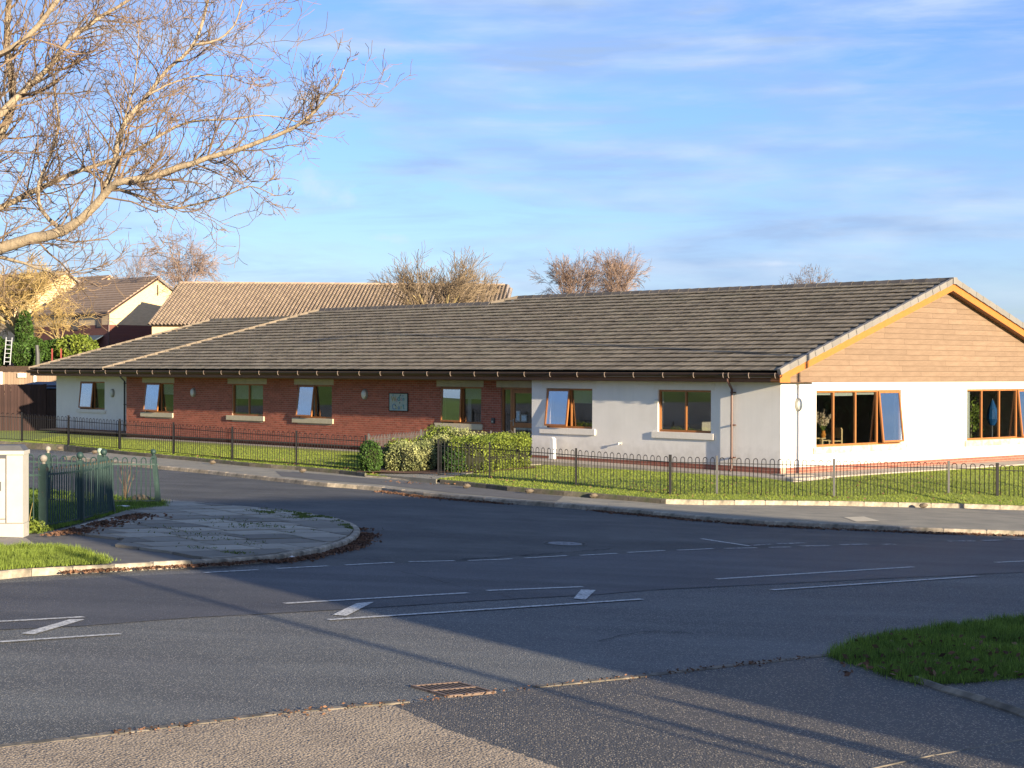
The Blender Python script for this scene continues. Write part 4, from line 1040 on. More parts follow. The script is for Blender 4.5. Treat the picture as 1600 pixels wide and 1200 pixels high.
roof.poly([(-HIP0[0], EAVE_V, ZE + o_), (-HIP1[0], RV2, zz2 + o_), (-HIP0[0], VB2, ZE + o_)])
RO = roof.obj('roof', M['tile_under'], B)
# tiles
NR = 22; GA = (RV - EAVE_V) / NR; TW = .33
sl = math.atan(TAN)
def tile_mesh():
    L = GA / math.cos(sl); q = MB(); g = .004
    x0, x1 = g, TW - g; th = .034
    prof = [(.004, .046), (0, .070), (L * 1.10, .024), (L * 1.10, -.002)]
    n = 4
    pts = []
    for x, lift in ((x0, .006), (x0 + .03, .0), (x1 - .03, .0), (x1, -.003)):
        pts.append([(x, y, z + (lift if 1 <= i <= 2 else 0)) for i, (y, z) in enumerate(prof)])
    vs = [p for r_ in pts for p in r_]; fs = []
    for a in range(3):
        b0, b1 = a * 4, a * 4 + 4
        fs += [(b0, b1, b1 + 1, b0 + 1), (b0 + 1, b1 + 1, b1 + 2, b0 + 2), (b0 + 3, b1 + 3, b1, b0)]
    fs += [(0, 1, 2, 3), (15, 14, 13, 12)]
    q.add(vs, fs); return q
tq = tile_mesh(); tme = tq.mesh('roof_tile', M['tile'])
tv = np.array(tq.v)
slots = []
def rows_for(v0, v1, nrow, urf, ulf, zf, par, tag_):
    for i in range(nrow):
        v = v0 + i * (v1 - v0) / nrow; ur = urf(v + GA / 2); ul = ulf(v + GA / 2)
        off = 0 if i % 2 == 0 else TW / 2
        k = math.floor((ur - off) / TW)
        while True:
            ua = off + k * TW; k += 1
            if ua > ul: break
            a, b = max(ua, ur), min(ua + TW, ul)
            if b - a < .05: continue
            slots.append((a, b, v, zf(v), par))
rows_for(EAVE_V, RV, NR, lambda v: UR + .08, lambda v: (HIP0[0] + (HIP1[0] - HIP0[0]) * (v - EAVE_V) / (RV2 - EAVE_V)) if v < RV2 else UP1 + (UP0 - UP1) * (RV - v) / (RV - RV2), lambda v: rz(v), 'main', 0)
# wing roof
WE_V = .40
WH0 = (uf(45, WE_V), WE_V); WRV = 7.1
t_ = (330 - 800) / F; WH1 = ((CW.x + .7325 * WRV - t_ * (CW.y + .6808 * WRV)) / (.6808 + .7325 * t_), WRV)
def wz(v): return ZE + TAN * (v - WE_V)
def mh_u(v): return HIP0[0] + (HIP1[0] - HIP0[0]) * (v - EAVE_V) / (RV2 - EAVE_V)
wr = MB()
wr.poly([(-mh_u(WE_V) + .3, WE_V, wz(WE_V) + o_), (-mh_u(WRV) + .3, WRV, wz(WRV) + o_), (-WH1[0], WRV, wz(WRV) + o_), (-WH0[0], WE_V, wz(WE_V) + o_)])
wr.poly([(-WH0[0], WE_V, ZE + o_), (-WH1[0], WRV, wz(WRV) + o_), (-WH0[0], 2 * WRV - WE_V, ZE + o_)])
wr.poly([(-WH1[0], WRV, wz(WRV) + o_), (-mh_u(WRV) + .3, WRV, wz(WRV) + o_), (-mh_u(WRV) + .3, 2 * WRV - WE_V, ZE + o_), (-WH0[0], 2 * WRV - WE_V, ZE + o_)])
WRO = wr.obj('wing_roof', M['tile_under'], B)
rows_for(WE_V, WRV, 18, lambda v: mh_u(v) - .3, lambda v: WH0[0] + (WH1[0] - WH0[0]) * (v - WE_V) / (WRV - WE_V), wz, 'wing', 0)
def wpos(u, v): return Vector((CW.x - .6808 * u + .7325 * v, CW.y + .7325 * u + .6808 * v, 0))
slots.sort(key=lambda s: wpos(s[0], s[2]).length if (s[1] - s[0]) > TW - .01 and s[4] == 'main' else 1e6)
cs, sn = math.cos(sl), math.sin(sl)
VV = {'main': [], 'wing': []}
face = np.array([f for f in tq.f if len(f) == 4])
for i, (a, b, v, z, par) in enumerate(slots):
    jit = rng.uniform(-.004, .004)
    if i < 300:
        link('roof_tile', tme, RO, (-b, v - .02, z + jit), (sl + rng.uniform(-.004, .004), 0, 0)); continue
    p = tv.copy(); p[:, 0] = p[:, 0] / TW * (b - a)
    y = p[:, 1] * cs - p[:, 2] * sn; zz_ = p[:, 1] * sn + p[:, 2] * cs
    VV[par].append(np.stack([p[:, 0] - b, y + v - .02, zz_ + z + jit], 1))
for par, ro in (('main', RO), ('wing', WRO)):
    n = len(VV[par]); o = link('roof_tiles', fast_mesh('roof_tiles', np.concatenate(VV[par]), np.concatenate([face + 16 * k for k in range(n)]), M['tile']), ro); o['kind'] = 'stuff'
# ridge and hip tiles
def cap_mesh(L, m, w=.13, h=.10):
    q = MB(); prof = [(-w, -h * .75), (-w * .72, -.01), (-w * .3, h * .5), (w * .3, h * .5), (w * .72, -.01), (w, -h * .75)]
    a = [(0, y, z) for y, z in prof]; b = [(L - .012, y * .94, z - .012) for y, z in prof]; n = len(prof)
    q.add(a + b, [(i, i + 1, n + i + 1, n + i) for i in range(n - 1)] + [tuple(range(n))]); return q.mesh('ridge_tile', m)
def caps(p, q_, parent, m, L=.45, lift=.075):
    p, q_ = Vector(p), Vector(q_); d = q_ - p; n = int(round(d.length / L)); L = d.length / n
    me = cap_mesh(L, m); ang = math.atan2(d.y, d.x); ti = -math.atan2(d.z, math.hypot(d.x, d.y))
    for i in range(n):
        c = p + d * i / n + Vector((0, 0, lift)); link('ridge_tile', me, parent, c, (0, ti + rng.uniform(-.01, .01), ang + rng.uniform(-.01, .01)))
caps((-UR, RV, zz), (-UP1, RV, zz), RO, M['ridge']); caps((-UP1, RV, zz), (-UP0, RV2, zz2), RO, M['hip'])
caps((-UP0, RV2, zz2), (-HIP1[0], RV2, zz2), RO, M['ridge']); caps((-HIP0[0], EAVE_V, ZE), (-HIP1[0], RV2, zz2), RO, M['hip'])
caps((-WH0[0], WE_V, ZE), (-WH1[0], WRV, wz(WRV)), WRO, M['hip']); caps((-WH1[0], WRV, wz(WRV)), (-mh_u(WRV), WRV, wz(WRV)), WRO, M['ridge'])
# verge caps on the gable
def verge_cap(sgn):
    q = MB(); L = GA / cs
    q.box(-.04, .075, -.01, L * 1.04, -.075, .092); return q.mesh('verge_tile', M['verge'])
vme = verge_cap(1)
for i in range(NR):
    v = EAVE_V + i * GA; link('verge_tile', vme, RO, (-UR - .02, v - .02, rz(v) + .0), (sl + .035, 0, 0))
    vb_ = 2 * RV - v; link('verge_tile', vme, RO, (-UR + .035, vb_ + .02, rz(v) + .0), (sl + .035, 0, math.pi))
q = MB(); q.box(-.06, .09, -.1, .1, -.1, .10); q.obj('ridge_end_cap', M['verge'], RO, (-UR, RV, zz + .02))
# barge boards and verge soffit
def barge(y0, z0, y1, z1, name='bargeboard'):
    q = MB(); h = .20
    q.prism([(-UR - .015, y0, z0 - .075), (-UR - .015, y1, z1 - .075), (-UR - .015, y1, z1 - .075 - h), (-UR - .015, y0, z0 - .075 - h)], (.025, 0, 0)); q.obj(name, M['barge'], B)
    q = MB(); q.prism([(.0, y0, z0 - .22), (.0, y1, z1 - .22), (.0, y1, z1 - .24), (.0, y0, z0 - .24)], (-UR - .017, 0, 0)); q.obj('verge_soffit', M['fascia'], B)
barge(EAVE_V, ZE, RV, zz); barge(VB, ZE, RV, zz)
q = MB(); q.box(.0, -UR - .015, EAVE_V + .03, .02, ZT - .0, ZE - .09); q.obj('eave_box_end', M['barge'], B)
# cladding boards on the gable
RH = .158; j = 0; zb0 = ZT + .0
mb_back = MB(); mb_back.poly([(-.02, 0, ZT), (-.02, DEEP, ZT), (-.02, RV, rz(RV) - .25)]); mb_back.obj('gable_backing', M['interior_dark'], B)
while True:
    z0 = zb0 + j * RH; z1 = z0 + RH - .006
    if z1 > rz(RV) - .27: break
    vl = max(0, (z1 + .24 - ZE) / TAN + EAVE_V); vl = max(0.0, vl - RH / TAN * .9); vr_ = 2 * RV - vl
    xx = vl; first = True
    while xx < vr_ - .01:
        L = rng.choice((2.4, 3.0, 3.6)) if not first else rng.uniform(.8, 3.4); first = False
        xe = min(xx + L, vr_); q = MB()
        q.prism([(0, 0, 0), (.028, 0, 0), (.020, 0, z1 - z0), (0, 0, z1 - z0)], (0, xe - xx - .004, 0)); q.obj('cladding_board', M['cladding'], B, (.001, xx, z0)); xx = xe
    j += 1
# fascia, soffit, gutters
def eave(u0, u1, v, name='fascia'):
    q = MB(); q.box(-u1, -u0, v + .07, v + .092, 2.355, 2.545); q.obj('fascia', M['fascia'], B)
    q = MB(); q.box(-u1, -u0, v + .093, v + 1.8, 2.342, 2.350); q.obj('soffit', M['fascia'], B)
    q = MB(); prof = [(v + .066, 2.585), (v + .062, 2.52), (v + .035, 2.48), (v - .02, 2.465), (v - .07, 2.49), (v - .095, 2.535), (v - .098, 2.585), (v - .088, 2.585), (v - .082, 2.54), (v - .02, 2.478), (v + .05, 2.53), (v + .058, 2.585)]
    q.prism([(-u1 - .05, y, z) for y, z in prof], (u1 - u0 + .1, 0, 0)); g = q.obj('gutter', M['gutter'], B); return g
g1 = eave(UR + .02, HIP0[0], EAVE_V); g2 = eave(HIP0[0] - .4, WH0[0], WE_V)
q = MB(); q.box(-WH0[0] - .02, -WH0[0], WE_V + .09, 12, 2.355, 2.545); q.obj('fascia', M['fascia'], B)
q = MB(); q.tube([(0, .02, .09), (0, -.012, .09), (0, -.012, .02), (0, .005, -.03), (0, .03, -.045)], .0095, 5); bme = q.mesh('gutter_bracket', M['bracket'])
for px in (188, 214, 238, 265, 291, 318, 345.5, 374, 404.5, 434, 465, 495, 527.5, 561, 594, 629.5, 667, 703.5, 741, 777.5, 819, 859, 901.5, 944.5, 989.5, 1035.6, 1083.4, 1129.8, 1138, 1169.7, 1211, 164.5):
    link('gutter_bracket', bme, g1, (-uf(px, EAVE_V - .1), EAVE_V - .10, 2.50))
for px in (59, 81, 102, 124.5, 147, 158): link('gutter_bracket', bme, g2, (-uf(px, WE_V - .1), WE_V - .10, 2.50))
# downpipes
def downpipe(u, v, ue, ve, zb, m):
    q = MB(); q.tube([(-ue, ve, 2.50), (-ue, ve, 2.38), (-u, v - .10, 2.14), (-u, v - .10, zb + .08), (-u + .0, v - .17, zb)], .036, 10); o = q.obj('downpipe', m, B, smooth=False)
    for z in (2.05, 1.15, .25):
        s = MB(); s.tube([(-u, v - .10, z - .02), (-u, v - .10, z + .02)], .045, 10); s.box(-u - .07, -u + .07, v - .07, v + .0, z - .015, z + .015); s.obj('pipe_clip', m, o)
downpipe(uf(1143.5, -.1), 0, uf(1137, EAVE_V), EAVE_V - .01, -.13, M['pipe_brown'])
downpipe(uf(194.5, WNG - .1), WNG, uf(186, WE_V), WE_V + .0, -.2, M['pipe_black'])
# paved strip round the building
ps = empty('building_path', CW, (0, 0, BR), kind='structure')
def pathslab(a0, a1, b0, b1, z0, z1):
    q = MB(); q.add([(a0, b0, z0), (a1, b0, z1), (a1, b1, z1), (a0, b1, z0), (a0, b0, z0 - .3), (a1, b0, z1 - .3), (a1, b1, z1 - .3), (a0, b1, z0 - .3)], [(0, 1, 2, 3), (0, 4, 5, 1), (1, 5, 6, 2), (3, 2, 6, 7), (0, 3, 7, 4)]); q.obj('path_slab', M['path_concrete'], ps)
k = 0
while k < 10: pathslab(-k - 1 + .004 , -k - .004, -1.15, 0.0, -.155 + (k + 1) * .010, -.155 + k * .010); k += 1
k = 0
for k in range(17): pathslab(.005, 1.35, k * 1.0 - 1.15 + .004, k * 1.0 - .15 - .004, -.155, -.155)
for k in range(10, 42, 2): pathslab(-k - 2 + .004, -k - .004, -.12 if k < 34 else .7, .5 if k < 34 else 1.3, -.165, -.165)
# white wedge prop standing by the wall, chamber cover in the lawn
pw = BM @ Vector((-uf(863, -.3), -.35, -.05))
q = MB(); q.prism([(-.10, 0, 0), (.12, 0, 0), (.09, 0, .62), (.02, 0, .66), (-.03, 0, .6)], (0, .12, 0)); wp = q.obj('white_planter_post', M['white'], loc=pw, rot=(0, 0, BR)); tag(wp, 'tapering white post standing on the path right of the door', 'post')
q = MB(); q.box(-.45, .45, -.45, .45, -.1, .02); q.box(-.4, .4, -.4, .4, .02, .032); pc = G(1238, 757, .35); q.obj('inspection_cover', M['concrete'], loc=(pc.x, pc.y, lawn_z(pc.x, pc.y) + .02), rot=(0, 0, .3))
tag(bpy.data.objects['inspection_cover'], 'square concrete inspection cover in the lawn near the corner', 'cover')

# entrance path between the hedges
pth = MB(); pz = [(gx0.x + .3, gx0.y + .05), (gx1.x - .1, gx1.y + .05), (0.0, 52.6), (2.0, 54.4), (1.0, 55.8), (-1.4, 56.4), (-2.2, 53.6)]
pth.prism([Vector((x, y, lawn_z(x, y) + .025)) for x, y in pz], (0, 0, -.3)); 
tag(pth.obj('entrance_path', M['tarmac_path']), kind='structure')

# things seen inside the gable windows
def inb(u, v, z): return BM @ Vector((-u, v, z))
tb = empty('dining_table', inb(1.1, 2.35, -.02), (0, 0, BR), 'pale wooden table just inside the gable window', 'table')
q = MB(); q.bbox(-.35, .35, -.65, .65, .74, .78, .005); q.obj('table_top', M['pine'], tb)
for sx in (-1, 1):
    for sy in (-1, 1): q = MB(); q.box(sx * .28 - .03, sx * .28 + .03, sy * .55 - .03, sy * .55 + .03, 0, .74); q.obj('leg', M['pine'], tb)
def chair(u, v, rot, label):
    c = empty('dining_chair', inb(u, v, -.02), (0, 0, BR + rot), label, 'chair', 'wooden chairs inside the gable window')
    q = MB(); q.bbox(-.23, .23, -.22, .22, .45, .50, .01); q.obj('seat', M['seat_grey'], c)
    q = MB(); q.box(-.21, .21, .20, .235, .75, 1.05); q.obj('backrest', M['pine'], c)
    for sx in (-1, 1):
        q = MB(); q.box(sx * .22 - .02, sx * .22 + .02, .195, .24, 0, 1.02); q.obj('leg', M['pine'], c)
        q = MB(); q.box(sx * .22 - .02, sx * .22 + .02, -.22, -.18, 0, .66); q.obj('leg', M['pine'], c)
        q = MB(); q.box(sx * .22 - .025, sx * .22 + .025, -.24, .19, .66, .69); q.obj('armrest', M['pine'], c)
chair(.75, 1.75, R(200), 'wooden armchair at the left of the table inside the gable window')
chair(.8, 3.3, R(-20), 'wooden armchair at the right of the table inside the gable window')
vs = empty('flower_vase', inb(.65, 2.75, .76), (0, 0, BR), 'vase of dried pampas plumes on the table inside the gable window', 'vase')
q = MB(); q.tube([(0, 0, 0), (0, 0, .08), (0, 0, .16), (0, 0, .2)], [.05, .08, .05, .06], 10); q.obj('vase', M['orange'], vs)
pts = []
for k in range(13):
    a = rng.uniform(0, 6.28); sp_ = rng.uniform(.1, .42); hh = rng.uniform(.35, .62)
    st = MB(); st.tube([(0, 0, .18), (math.cos(a) * sp_ * .5, math.sin(a) * sp_ * .8, .18 + hh * .6), (math.cos(a) * sp_, math.sin(a) * sp_, .18 + hh)], [.006, .005, .003], 4); st.obj('stem', M['leaf_hedge'], vs)
    for _ in range(60):
        t = rng.uniform(.45, 1); pts.append((math.cos(a) * sp_ * t + rng.gauss(0, .025), math.sin(a) * sp_ * t + rng.gauss(0, .025), .18 + hh * t + rng.gauss(0, .02)))
leaf_cards(np.array(pts), .03, M['pampas'], 'plumes', vs)
for v_, lb in ((2.05, 'small potted plant at the left on the table inside the gable window'), (2.4, 'small potted plant at the middle of the table inside the gable window')):
    pt = empty('potted_plant', inb(.85, v_, .76), (0, 0, BR), lb, 'plant', 'small plants on the table inside')
    q = MB(); q.cyl(0, 0, 0, .12, .04, .05, 10); q.obj('pot', M['white'], pt)
    leaf_cards(nrng.normal(size=(60, 3)) * .04 + np.array([0, 0, .2]), .03, M['leaf_green'], 'leaves', pt)
hp = empty('house_plant', inb(.7, vg_(1548), 0), (0, 0, BR), 'leafy green house plant inside the second gable window', 'plant')
q = MB(); q.cyl(0, 0, 0, .5, .14, .18, 12); q.obj('pot', M['white'], hp); q = MB(); q.tube([(0, 0, .5), (.02, 0, 1.6)], .02, 6); q.obj('stem', M['bark'], hp)
leaf_cards(nrng.normal(size=(420, 3)) * np.array([.16, .16, .32]) + np.array([0, 0, 1.25]), .06, M['leaf_hedge'], 'leaves', hp)
ub = empty('blue_umbrella', inb(.6, vg_(1577), 0), (0, 0, BR), 'folded blue umbrella standing inside the second gable window', 'umbrella')
q = MB(); q.tube([(0, 0, 0), (0, 0, 1.8)], .015, 6); q.obj('pole', M['steel'], ub)
q = MB(); q.tube([(0, 0, .95), (0, 0, 1.15), (0, 0, 1.45), (0, 0, 1.75)], [.08, .19, .15, .03], 12); q.obj('canopy', M['blue'], ub)
for k, (vv_, lb) in enumerate(((2.0, 'left pair'), (2.6, 'middle'), (3.2, 'right'))):
    cl = empty('ceiling_light', inb(1.1, vv_, ZT - .03), (0, 0, BR), 'small white hanging light, %s of three inside the gable window' % lb.replace(' pair', ''), 'ceiling light', 'white hanging lights inside the gable window')
    q = MB(); q.tube([(0, 0, 0), (0, 0, -.12)], .008, 5); q.obj('cord', M['white'], cl)
    q = MB(); q.tube([(0, 0, -.12), (0, 0, -.26)], [.03, .08], 12); q.obj('lamp_shade', M['white'], cl)

# ------------------------------------------------------------------ RAILINGS
def hoop_mesh(w, zt, zb, r, m, n=4):
    q = MB(); ra = w / 2; pts = [(-ra, 0, zb), (-ra, 0, zt - ra)]
    for a in np.linspace(math.pi, 0, 8)[1:-1]: pts.append((math.cos(a) * ra, 0, zt - ra + math.sin(a) * ra))
    pts += [(ra, 0, zt - ra), (ra, 0, zb)]
    q.tube(pts, r, n); return q.mesh('hoop', m)
def railing(name, posts, label, m, h=1.0, pitch_=.213, post_r=.027, hoop_r=.010, leans=None, finial=None, black=(), start_gap=.06, cat='railing', post_m=None, top_m=None, rail_r=.010, square=True):
    root = empty(name, posts[0], label=label, cat=cat); P0 = Vector(posts[0])
    hm = {}
    for i, p in enumerate(posts):
        q = MB(); L = p - P0
        pm = m
        rr = post_r * (1.25 if i in black and i in (3, 7) else 1)
        if i in black: pm = M['black_metal']
        elif post_m: pm = post_m
        le_ = leans[i] if leans else (0, 0)
        q.box(-rr, rr, -rr, rr, -.15, h + .03)
        po = q.obj('post', pm, root, L, (le_[1], le_[0], 0))
        if finial:
            q = MB(); q.cyl(0, 0, h + .03, h + .06, rr * .6, rr * .6, 8); q.ball((0, 0, h + .06 + rr * 1.1), rr * 1.25, 10, 7); q.obj('finial', finial[i], po, smooth=True)
    for i, (a, b) in enumerate(zip(posts[:-1], posts[1:])):
        d = b - a; L = math.hypot(d.x, d.y); ang = math.atan2(d.y, d.x); slp = d.z / L
        n = max(2, int(round((L - .08) / pitch_))); st = (L - .06) / n
        sk = Matrix(((1, 0, 0), (0, 1, 0), (slp, 0, 1)))
        hw = st * .52
        for zz_, nm in ((h - .15, 'top_rail'), (.06, 'bottom_rail')):
            q = MB(); q.box(0, L, -rail_r * .5, rail_r * .5, zz_ - rail_r, zz_ + rail_r)
            q.v = [(x, y, z + slp * x) for x, y, z in q.v]; q.obj(nm, m, root, a - P0, (0, 0, ang))
        key = round(hw, 3)
        if key not in hm: hm[key] = hoop_mesh(hw, h - .02, .05, hoop_r, m)
        for k in range(n):
            x = .03 + (k + .5) * st
            link('hoop', hm[key], root, (a - P0) + Vector((math.cos(ang) * x, math.sin(ang) * x, slp * x)), (rng.gauss(0, .006), rng.gauss(0, .004), ang))
    return root
def fp(px, py): 
    return G(px, py, .21)
bpL = [(-50, 685), (34, 689.5), (107, 695.5), (187, 703), (271, 710), (363, 719), (463, 727.5), (571, 736)]
bpR = [(685, 744.5), (765, 750), (900, 762.5), (1047, 776), (1120, 776.5), (1303, 780), (1482, 781), (1558, 784.5), (1700, 790)]
railing('black_railing', [fp(*p) for p in bpL], 'long run of black bow-top railings before the brick wall, left of the path', M['black_metal'], h=.97)
railing('black_railing', [fp(*p) for p in bpR], 'run of black bow-top railings on the lawn edge, right of the path', M['black_metal'], h=.97, black=(0, 1, 2, 3, 7), post_m=M['grey_metal'])
pA = fp(571, 736); pB = at(658, 722, 53.4); pB.z = lawn_z(pB.x, pB.y) + .02; pC = at(718, 715, 55.3); pC.z = -.08
railing('side_railing', [pA + Vector((.08, .1, 0)), pB, pC], 'grey bow-top railing climbing behind the left variegated hedge', M['grey_metal'], h=1.0)
pD = at(722, 720, 55.0); pD.z = -.29; pE = at(767, 722, 54.0); pE.z = -.215; pF = at(804, 720, 53.6); pF.z = -.12
railing('side_railing', [pD, pE, pF], 'grey bow-top railing rising to the door behind the right hedge', M['grey_metal'], h=1.0)
# green railings on the corner
def gp(px, py, off=.07): return G(px, py, off)
P1, P2, P3, P4 = gp(68, 827), gp(127, 816), gp(176, 803), gp(248, 787)
railing('green_railing', [gp(-60, 832), P1, P2, P3], 'leaning green bow-top railing with ball-topped posts beside the paving', M['green_paint'], h=1.02, pitch_=.20, post_r=.05, hoop_r=.0115,
        leans=[(0, 0), (0, 0), (-.02, 0), (-.14, .02)], finial=[M['ball_pale'], M['ball_pale'], M['green_paint'], M['green_paint']], rail_r=.016)
Pa, Pb = at(75, 790, 34.6), at(156, 789, 34.6); Pa.z = zr(Pa.x, Pa.y) + .07; Pb.z = zr(Pb.x, Pb.y) + .07
railing('green_railing', [at(-20, 790, 34.4) * 1.0 if False else Vector((Pa.x - 1.9, 34.6, Pa.z + .06)), Pa, Pb, P4], 'rear green bow-top railing along the side road, its end post leaning', M['green_paint'], h=.93, pitch_=.20, post_r=.045, hoop_r=.0115,
        leans=[(0, 0), (0, 0), (0, 0), (-.10, .02)], finial=[M['ball_pale'], M['ball_pale'], M['green_pale'], M['green_paint']], rail_r=.016)
# broken pale panel just behind the cabinet
wpn = [gp(-20, 818), gp(62, 818)]
q = MB()
# dry weeds by the cabinet
def stems(loc, n, h, sp, label, m='twig_ochre'):
    r_ = empty('dry_weed', loc, label=label, cat='plant')
    for _ in range(n):
        a = rng.uniform(0, 6.28); s_ = rng.uniform(.2, 1) * sp; q = MB()
        q.tube([(0, 0, 0), (math.cos(a) * s_ * .4, math.sin(a) * s_ * .4, h * .5), (math.cos(a) * s_, math.sin(a) * s_, h * rng.uniform(.8, 1.1))], [.006, .005, .002], 4); q.obj('stem', M[m], r_)
stems(gp(44, 828), 7, .5, .25, 'dry yellow stalks between the cabinet and the green railings')
stems(gp(196, 783), 16, .75, .35, 'bare dark shrub stems behind the green railings', 'twig')
pts = nrng.normal(size=(900, 3)) * np.array([.10, .10, .05]) + np.array(tuple(gp(48, 832) + Vector((0, 0, .08))))
o = leaf_cards(pts, .03, M['leaf_hedge'], 'weed_clump', kind=None); tag(o, 'low clump of green weeds at the foot of the cabinet', 'plant')

# utility cabinet
cc = at(36.5, 841, 27.0); cab = empty('utility_cabinet', (cc.x, 27.0, cc.z), (0, 0, R(4)), 'grey metal roadside utility cabinet cut by the left frame edge', 'cabinet')
Wc, Dc, Hc = 1.15, .42, 1.35
q = MB(); q.box(-Wc, 0, 0, Dc, 0, .22); q.obj('plinth', M['cabinet'], cab)
q = MB(); q.box(-Wc + .004, -.004, .004, Dc - .004, .225, Hc - .08); q.obj('body', M['cabinet'], cab)
q = MB(); q.box(-Wc + .006, -.005, -.002, .0036, .23, Hc - .085); q.obj('gap_shade', M['cabinet_top'], cab)  # dark plate stands in for the shade in the panel gaps
q = MB(); q.bbox(-Wc + .012, -.270, -.016, .003, .30, Hc - .14, .003); q.obj('door', M['cabinet'], cab)
q = MB(); q.bbox(-.250, -.006, -.010, .003, .235, Hc - .09, .003); q.obj('side_panel', M['cabinet'], cab)
q = MB(); q.bbox(-Wc + .006, -.270, -.008, .003, .235, .285, .003); q.obj('lower_panel', M['cabinet'], cab)
q = MB(); q.bbox(-Wc - .01, .01, -.022, Dc + .02, Hc - .079, Hc - .02, .004); q.obj('cornice', M['cabinet'], cab)
q = MB(); q.add([(-Wc, -.01, Hc - .019), (0, -.01, Hc - .019), (0, Dc, Hc - .019), (-Wc, Dc, Hc - .019), (-Wc + .03, .02, Hc + .06), (-.06, .02, Hc + .06), (-.06, Dc - .03, Hc + .06), (-Wc + .03, Dc - .03, Hc + .06)], [(0, 1, 5, 4), (1, 2, 6, 5), (2, 3, 7, 6), (3, 0, 4, 7), (4, 5, 6, 7)]); q.obj('lid', M['cabinet_top'], cab)
q = MB(); q.box(-.36, -.33, -.022, -.0165, .72, .86); q.obj('lock', M['cabinet_top'], cab)
q = MB(); q.poly([G(a, b, .085) for a, b in ((-80, 839), (40, 840), (58, 853), (-80, 857))]); tag(q.obj('cabinet_base', M['concrete']), kind='structure')

# ------------------------------------------------------------------ HEDGES
def hedge(name, cents, radii, n, size, m, label, cat='hedge', boxy=False, core=True):
    root = empty(name, cents[0], label=label, cat=cat); P0 = np.array(cents[0]); C = []; q = MB()
    for c, r_ in zip(cents, radii):
        k = int(n * (r_[0] * r_[1] + r_[0] * r_[2]) / sum(a[0] * a[1] + a[0] * a[2] for a in radii))
        d = nrng.normal(size=(k, 3)); d /= np.linalg.norm(d, axis=1)[:, None]
        if boxy: d = np.sign(d) * np.abs(d) ** .55; d /= np.max(np.abs(d), axis=1)[:, None] ** .6
        rr = nrng.uniform(.78, 1.06, k)[:, None]
        bump = np.array([1 + .16 * mnoise.noise(Vector((float(x[0]) * 3 + c[0], float(x[1]) * 3, float(x[2]) * 3 + c[1]))) for x in d])[:, None]
        P = d * rr * bump * np.array(r_) + np.array(c) - P0
        C.append(P)
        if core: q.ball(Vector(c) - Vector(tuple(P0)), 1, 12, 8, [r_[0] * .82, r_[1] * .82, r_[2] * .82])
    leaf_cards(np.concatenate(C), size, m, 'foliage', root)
    if core: q.obj('dark_core', M['core'], root)  # solid near-black core stands in for the shade deep in the leaves
    return root
def hp_(px, py, off=.22): 
    p = G(px, py, off); return p
def hz_(p, h): return (p.x, p.y, lawn_z(p.x, p.y) + h)
# left group: dark shrub, variegated shrubs
pL = [(568, 738), (600, 738), (640, 732), (676, 722), (706, 716)]
Lw = []
A_ = G(571, 738, .21); Bp = Vector((-2.3, 54.6, 0))
def lerp2(t, dx=0, h=.45):
    x = A_.x + (Bp.x - A_.x) * t + dx; y = A_.y + .5 + (Bp.y - A_.y - .5) * t; return (x, y, lawn_z(x, y) + h)
hedge('shrub', [lerp2(.02, .05, .40)], [(.33, .4, .50)], 2600, .035, M['leaf_green'], 'dark green rounded shrub at the end of the left hedge by the railings', 'shrub')
hedge('shrub', [lerp2(.12, .75, .36), lerp2(.2, 1.1, .36)], [(.50, .45, .52), (.42, .4, .47)], 6400, .030, M['leaf_varieg'], 'front cream-edged variegated shrub left of the path', 'shrub')
hedge('shrub', [lerp2(.35, 1.35, .42), lerp2(.45, 1.85, .38)], [(.62, .5, .55), (.45, .45, .5)], 6400, .030, M['leaf_varieg'], 'second variegated shrub along the left of the path', 'shrub')
hedge('hedge', [lerp2(.3, .3, .38), lerp2(.5, .7, .42), lerp2(.7, 1.0, .45)], [(.6, .6, .52), (.6, .6, .52), (.6, .6, .55)], 7000, .035, M['leaf_hedge'], 'yellow-green hedge behind the left variegated shrubs')
hedge('shrub', [(-1.55, 52.9, lawn_z(-1.5, 53) + .55), (-.9, 52.3, lawn_z(-1, 52.3) + .5)], [(.75, .6, .55), (.55, .5, .5)], 6000, .032, M['leaf_varieg'], 'rear variegated shrub beneath the last brick-wall window', 'shrub')
hedge('hedge', [(-2.2, 54.0, lawn_z(-2.2, 54) + .55)], [(.7, .7, .6)], 3000, .035, M['leaf_hedge'], 'green hedge against the brick wall below the window sill')
# right group
pR0 = G(718, 742, .21); pR1 = Vector((.50, 51.9, 0))
cents = []; rads = []
for k in range(8):
    t = k / 7; x = pR0.x + .25 + (pR1.x - pR0.x - .75) * t; y = pR0.y + .5 + (pR1.y - pR0.y - .5) * t
    cents.append((x, y, lawn_z(x, y) + .38)); rads.append((.52 + rng.uniform(-.04, .04), .55, .55 + .03 * t + rng.uniform(-.02, .03)))
hedge('hedge', cents, rads, 30000, .032, M['leaf_hedge'], 'clipped yellow-green hedge running from the railings to the door', boxy=True)
cents = [cents[0], cents[2], cents[3], cents[5], cents[7]]
x, y = pR0.x - .12, pR0.y + .25
hedge('shrub', [(x, y, lawn_z(x, y) + .34)], [(.36, .36, .46)], 3000, .035, M['leaf_dark'], 'dark green rounded shrub at the near end of the right hedge', 'shrub')
